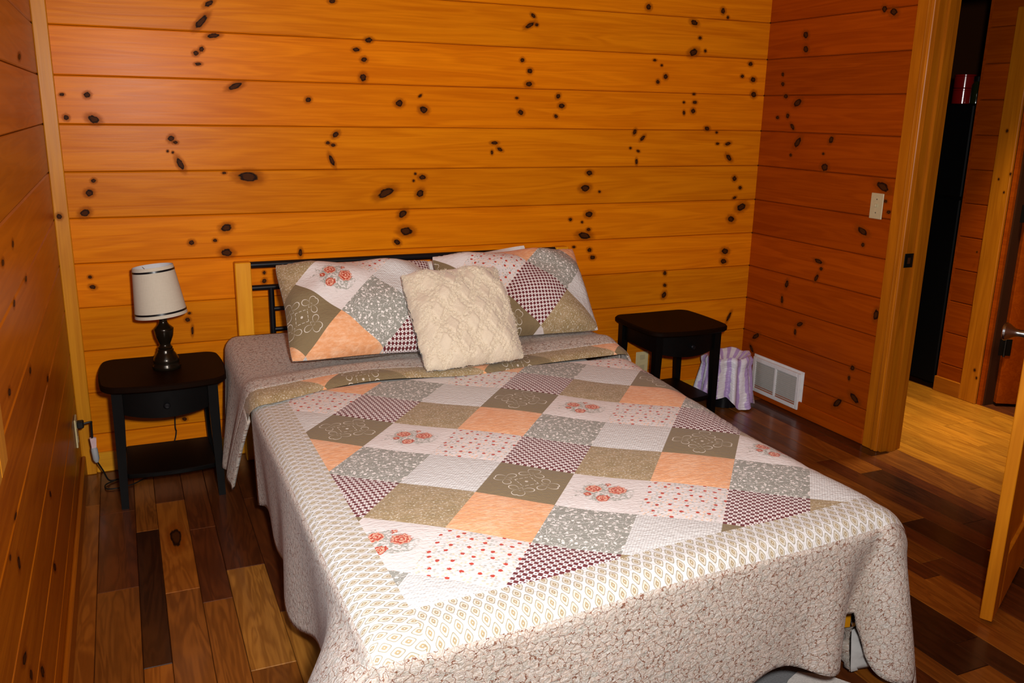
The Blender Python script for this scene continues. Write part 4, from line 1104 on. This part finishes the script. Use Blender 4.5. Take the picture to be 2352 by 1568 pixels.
M['vent_white'] = plain('white_enamel', (0.72, 0.72, 0.72), 0.4, 0.5)
vt = empty('wall_vent', (W, -0.31, 0.03), 'white louvred floor-level heating register on the right wall', 'vent')
y0, y1, z0, z1 = -0.500, -0.130, 0.030, 0.222
xf = W-0.022
MB().box((W-0.006, y0-0.012, z0+0.03), (W-0.0008, y1+0.012, z1+0.012), 0.001).build('back_flange', M['vent_white'], vt)
for a, b in (((xf, y0, z0), (W-0.0062, y0+0.022, z1)), ((xf, y1-0.022, z0), (W-0.0062, y1, z1)), ((xf, y0+0.022, z1-0.022), (W-0.0062, y1-0.022, z1)), ((xf, y0+0.022, z0), (W-0.0062, y1-0.022, z0+0.020)), ((xf, (y0+y1)/2-0.007, z0+0.020), (W-0.0062, (y0+y1)/2+0.007, z1-0.022))):
    MB().box(a, b, 0.0015).build('frame', M['vent_white'], vt)
M['vent_louvre'] = plain('vent_louvre_grey', (0.42, 0.41, 0.38), 0.5, 0.3)
M['vent_grey'] = plain('vent_shadow_grey', (0.12, 0.118, 0.11), 0.7, 0.2)
MB().box((W-0.0075, y0+0.022, z0+0.020), (W-0.0063, y1-0.022, z1-0.022)).build('damper', M['vent_grey'], vt)
for k in range(14):
    z = z0+0.026+k*0.0106
    for a, b in ((y0+0.0225, (y0+y1)/2-0.0075), ((y0+y1)/2+0.0075, y1-0.0225)):
        v = [(xf+0.004, a, z), (xf+0.004, b, z), (W-0.010, b, z+0.007), (W-0.010, a, z+0.007), (xf+0.004, a, z+0.0015), (xf+0.004, b, z+0.0015), (W-0.010, b, z+0.0085), (W-0.010, a, z+0.0085)]
        MB().add(v, [(3, 2, 1, 0), (4, 5, 6, 7), (0, 1, 5, 4), (1, 2, 6, 5), (2, 3, 7, 6), (3, 0, 4, 7)]).build('louvre', M['vent_louvre'], vt)

# ------------------------------------------------------------------ waste bin with striped bag
def f_bag():
    t = NT('purple_striped_plastic'); s = t.sep(t.uv('UVMap'))
    w = t.math('SINE', t.math('ADD', t.math('MULTIPLY', s[0], 6.2832*15), t.math('MULTIPLY', t.noise(t.uv('UVMap'), 6.0, 2), 3.0)))
    c = t.mix(t.step(w, -0.1, 0.35), (0.74, 0.71, 0.77), (0.47, 0.34, 0.62))
    return t.done(c, 0.35, 0.5, t.bump(t.noise(t.uv('UVMap'), 26.0, 3), 0.5, 0.01), 0, 0, 0, {'Transmission Weight': 0.0})
BAG = f_bag()
BC = (3.115, -0.205)
bn = empty('waste_bin', (BC[0], BC[1], 0.0), 'small round waste bin lined with a bag, behind the right nightstand', 'bin')
MB().lathe([(0.070, 0.001), (0.085, 0.004), (0.105, 0.196), (0.107, 0.202), (0.101, 0.202), (0.083, 0.012), (0.01, 0.010)], (0, 0, 0), 32).build('body', M['black_metal'], bn, 60, True)
bag = empty('bin_bag', (BC[0], BC[1], 0.0), 'purple and white striped plastic bag hanging over the waste bin', 'bag')
v = []; uv = []; f = []; NA, NB = 96, 22
rndp = [random.uniform(0, 6.28) for _ in range(6)]
for j in range(NB+1):
    s = j/NB
    for k in range(NA+1):
        a = 2*math.pi*k/NA
        if s < 0.22:
            q = s/0.22; r = 0.015+0.105*math.sin(q*math.pi/2); z = 0.215+0.072*math.sin(q*math.pi/2)**2+0.006*math.sin(7*a+rndp[0])*q
            amp = 0.003*q
        else:
            q = (s-0.22)/0.78; hem = 0.245+0.03*math.sin(2*a+3.6)+0.015*math.sin(5*a+rndp[2])
            r = 0.122+0.030*q+0.012*math.sin(math.pi*min(1, q*6)) ; z = 0.287-hem*q-0.012*(1-q)*min(1, q*4)+0.006*math.sin(7*a+rndp[0])
            amp = 0.004+0.016*q
        r += amp*(math.sin(11*a+rndp[1])+0.5*math.sin(19*a+rndp[3]+3*s))
        v.append((r*math.cos(a), r*math.sin(a)*0.95, max(z, 0.006))); uv.append((k/NA, s))
for j in range(NB):
    for k in range(NA): f.append((j*(NA+1)+k, j*(NA+1)+k+1, (j+1)*(NA+1)+k+1, (j+1)*(NA+1)+k))
mesh('liner', v, f, BAG, bag, True, {'UVMap': uv}, True)

# ------------------------------------------------------------------ rug and folded cloth at the bed foot
def f_rug():
    t = NT('grey_rug_pile'); n = t.noise(t.obj(), 260.0, 2, 0.7)
    return t.done(t.mix(n, (0.16, 0.165, 0.172), (0.30, 0.305, 0.315)), 0.95, 0.1, t.bump(n, 0.6, 0.004))
M['rug'] = f_rug()
M['rug_w'] = plain('rug_cream_pile', (0.78, 0.73, 0.69), 0.95, 0.1, 0, 0.15, 250, 0, 0.6)
rug = empty('rug', (1.35, -2.5, 0.0), 'grey rug with a cream motif on the floor at the bed foot', 'rug')
ra = hit((1905, 1546), 2, 0.012); rb = hit((1945, 1568), 2, 0.012)
dx = (rb[0]-ra[0])/(rb[1]-ra[1])
MB().prism([(0.75, -3.35), (ra[0]+0.10, -3.35), (ra[0]+0.03, -2.45), (ra[0], ra[1]+0.01), (ra[0]-0.06, ra[1]+0.09), (0.75, ra[1]+0.09)], 0.001, 0.012, 0.003).build('pile', M['rug'], rug)
m0 = hit((1832, 1541), 2, 0.014)
mo = []
for dx_, dy_ in ((0.0, 0.0), (-0.05, -0.02), (-0.16, -0.10), (-0.20, -0.22), (-0.10, -0.34), (0.06, -0.30), (0.14, -0.16), (0.07, -0.05)): mo.append((m0[0]+dx_, m0[1]+dy_))
MB().prism(mo, 0.0121, 0.0145, 0.001).build('motif', M['rug_w'], rug)

# folded quilt corner standing on the floor behind the corner drape
fc0 = hit((1985, 1555), 2, 0.0)
def fold_fn(side):
    b = pillow_fn(0.16, 0.12, 0.07, 0.03, side, 0, 4.0)
    m4 = frame_m((fc0[0]+0.02, fc0[1]+0.045, 0.070), 10, 25, -12)
    return place(b, m4)
for sd, mt_ in ((1, M['backing']), (-1, PAISLEY)):
    d = strip(-0.08, 0.08, -0.06, 0.06, 16, 12, lambda u, v: (u, v))
    if sd < 0: d.faces = [q[::-1] for q in d.faces]
    o = d.build('folded_corner', fold_fn(sd), mt_, quilt); o['label'] = 'turned-under quilt corner showing its pale backing'
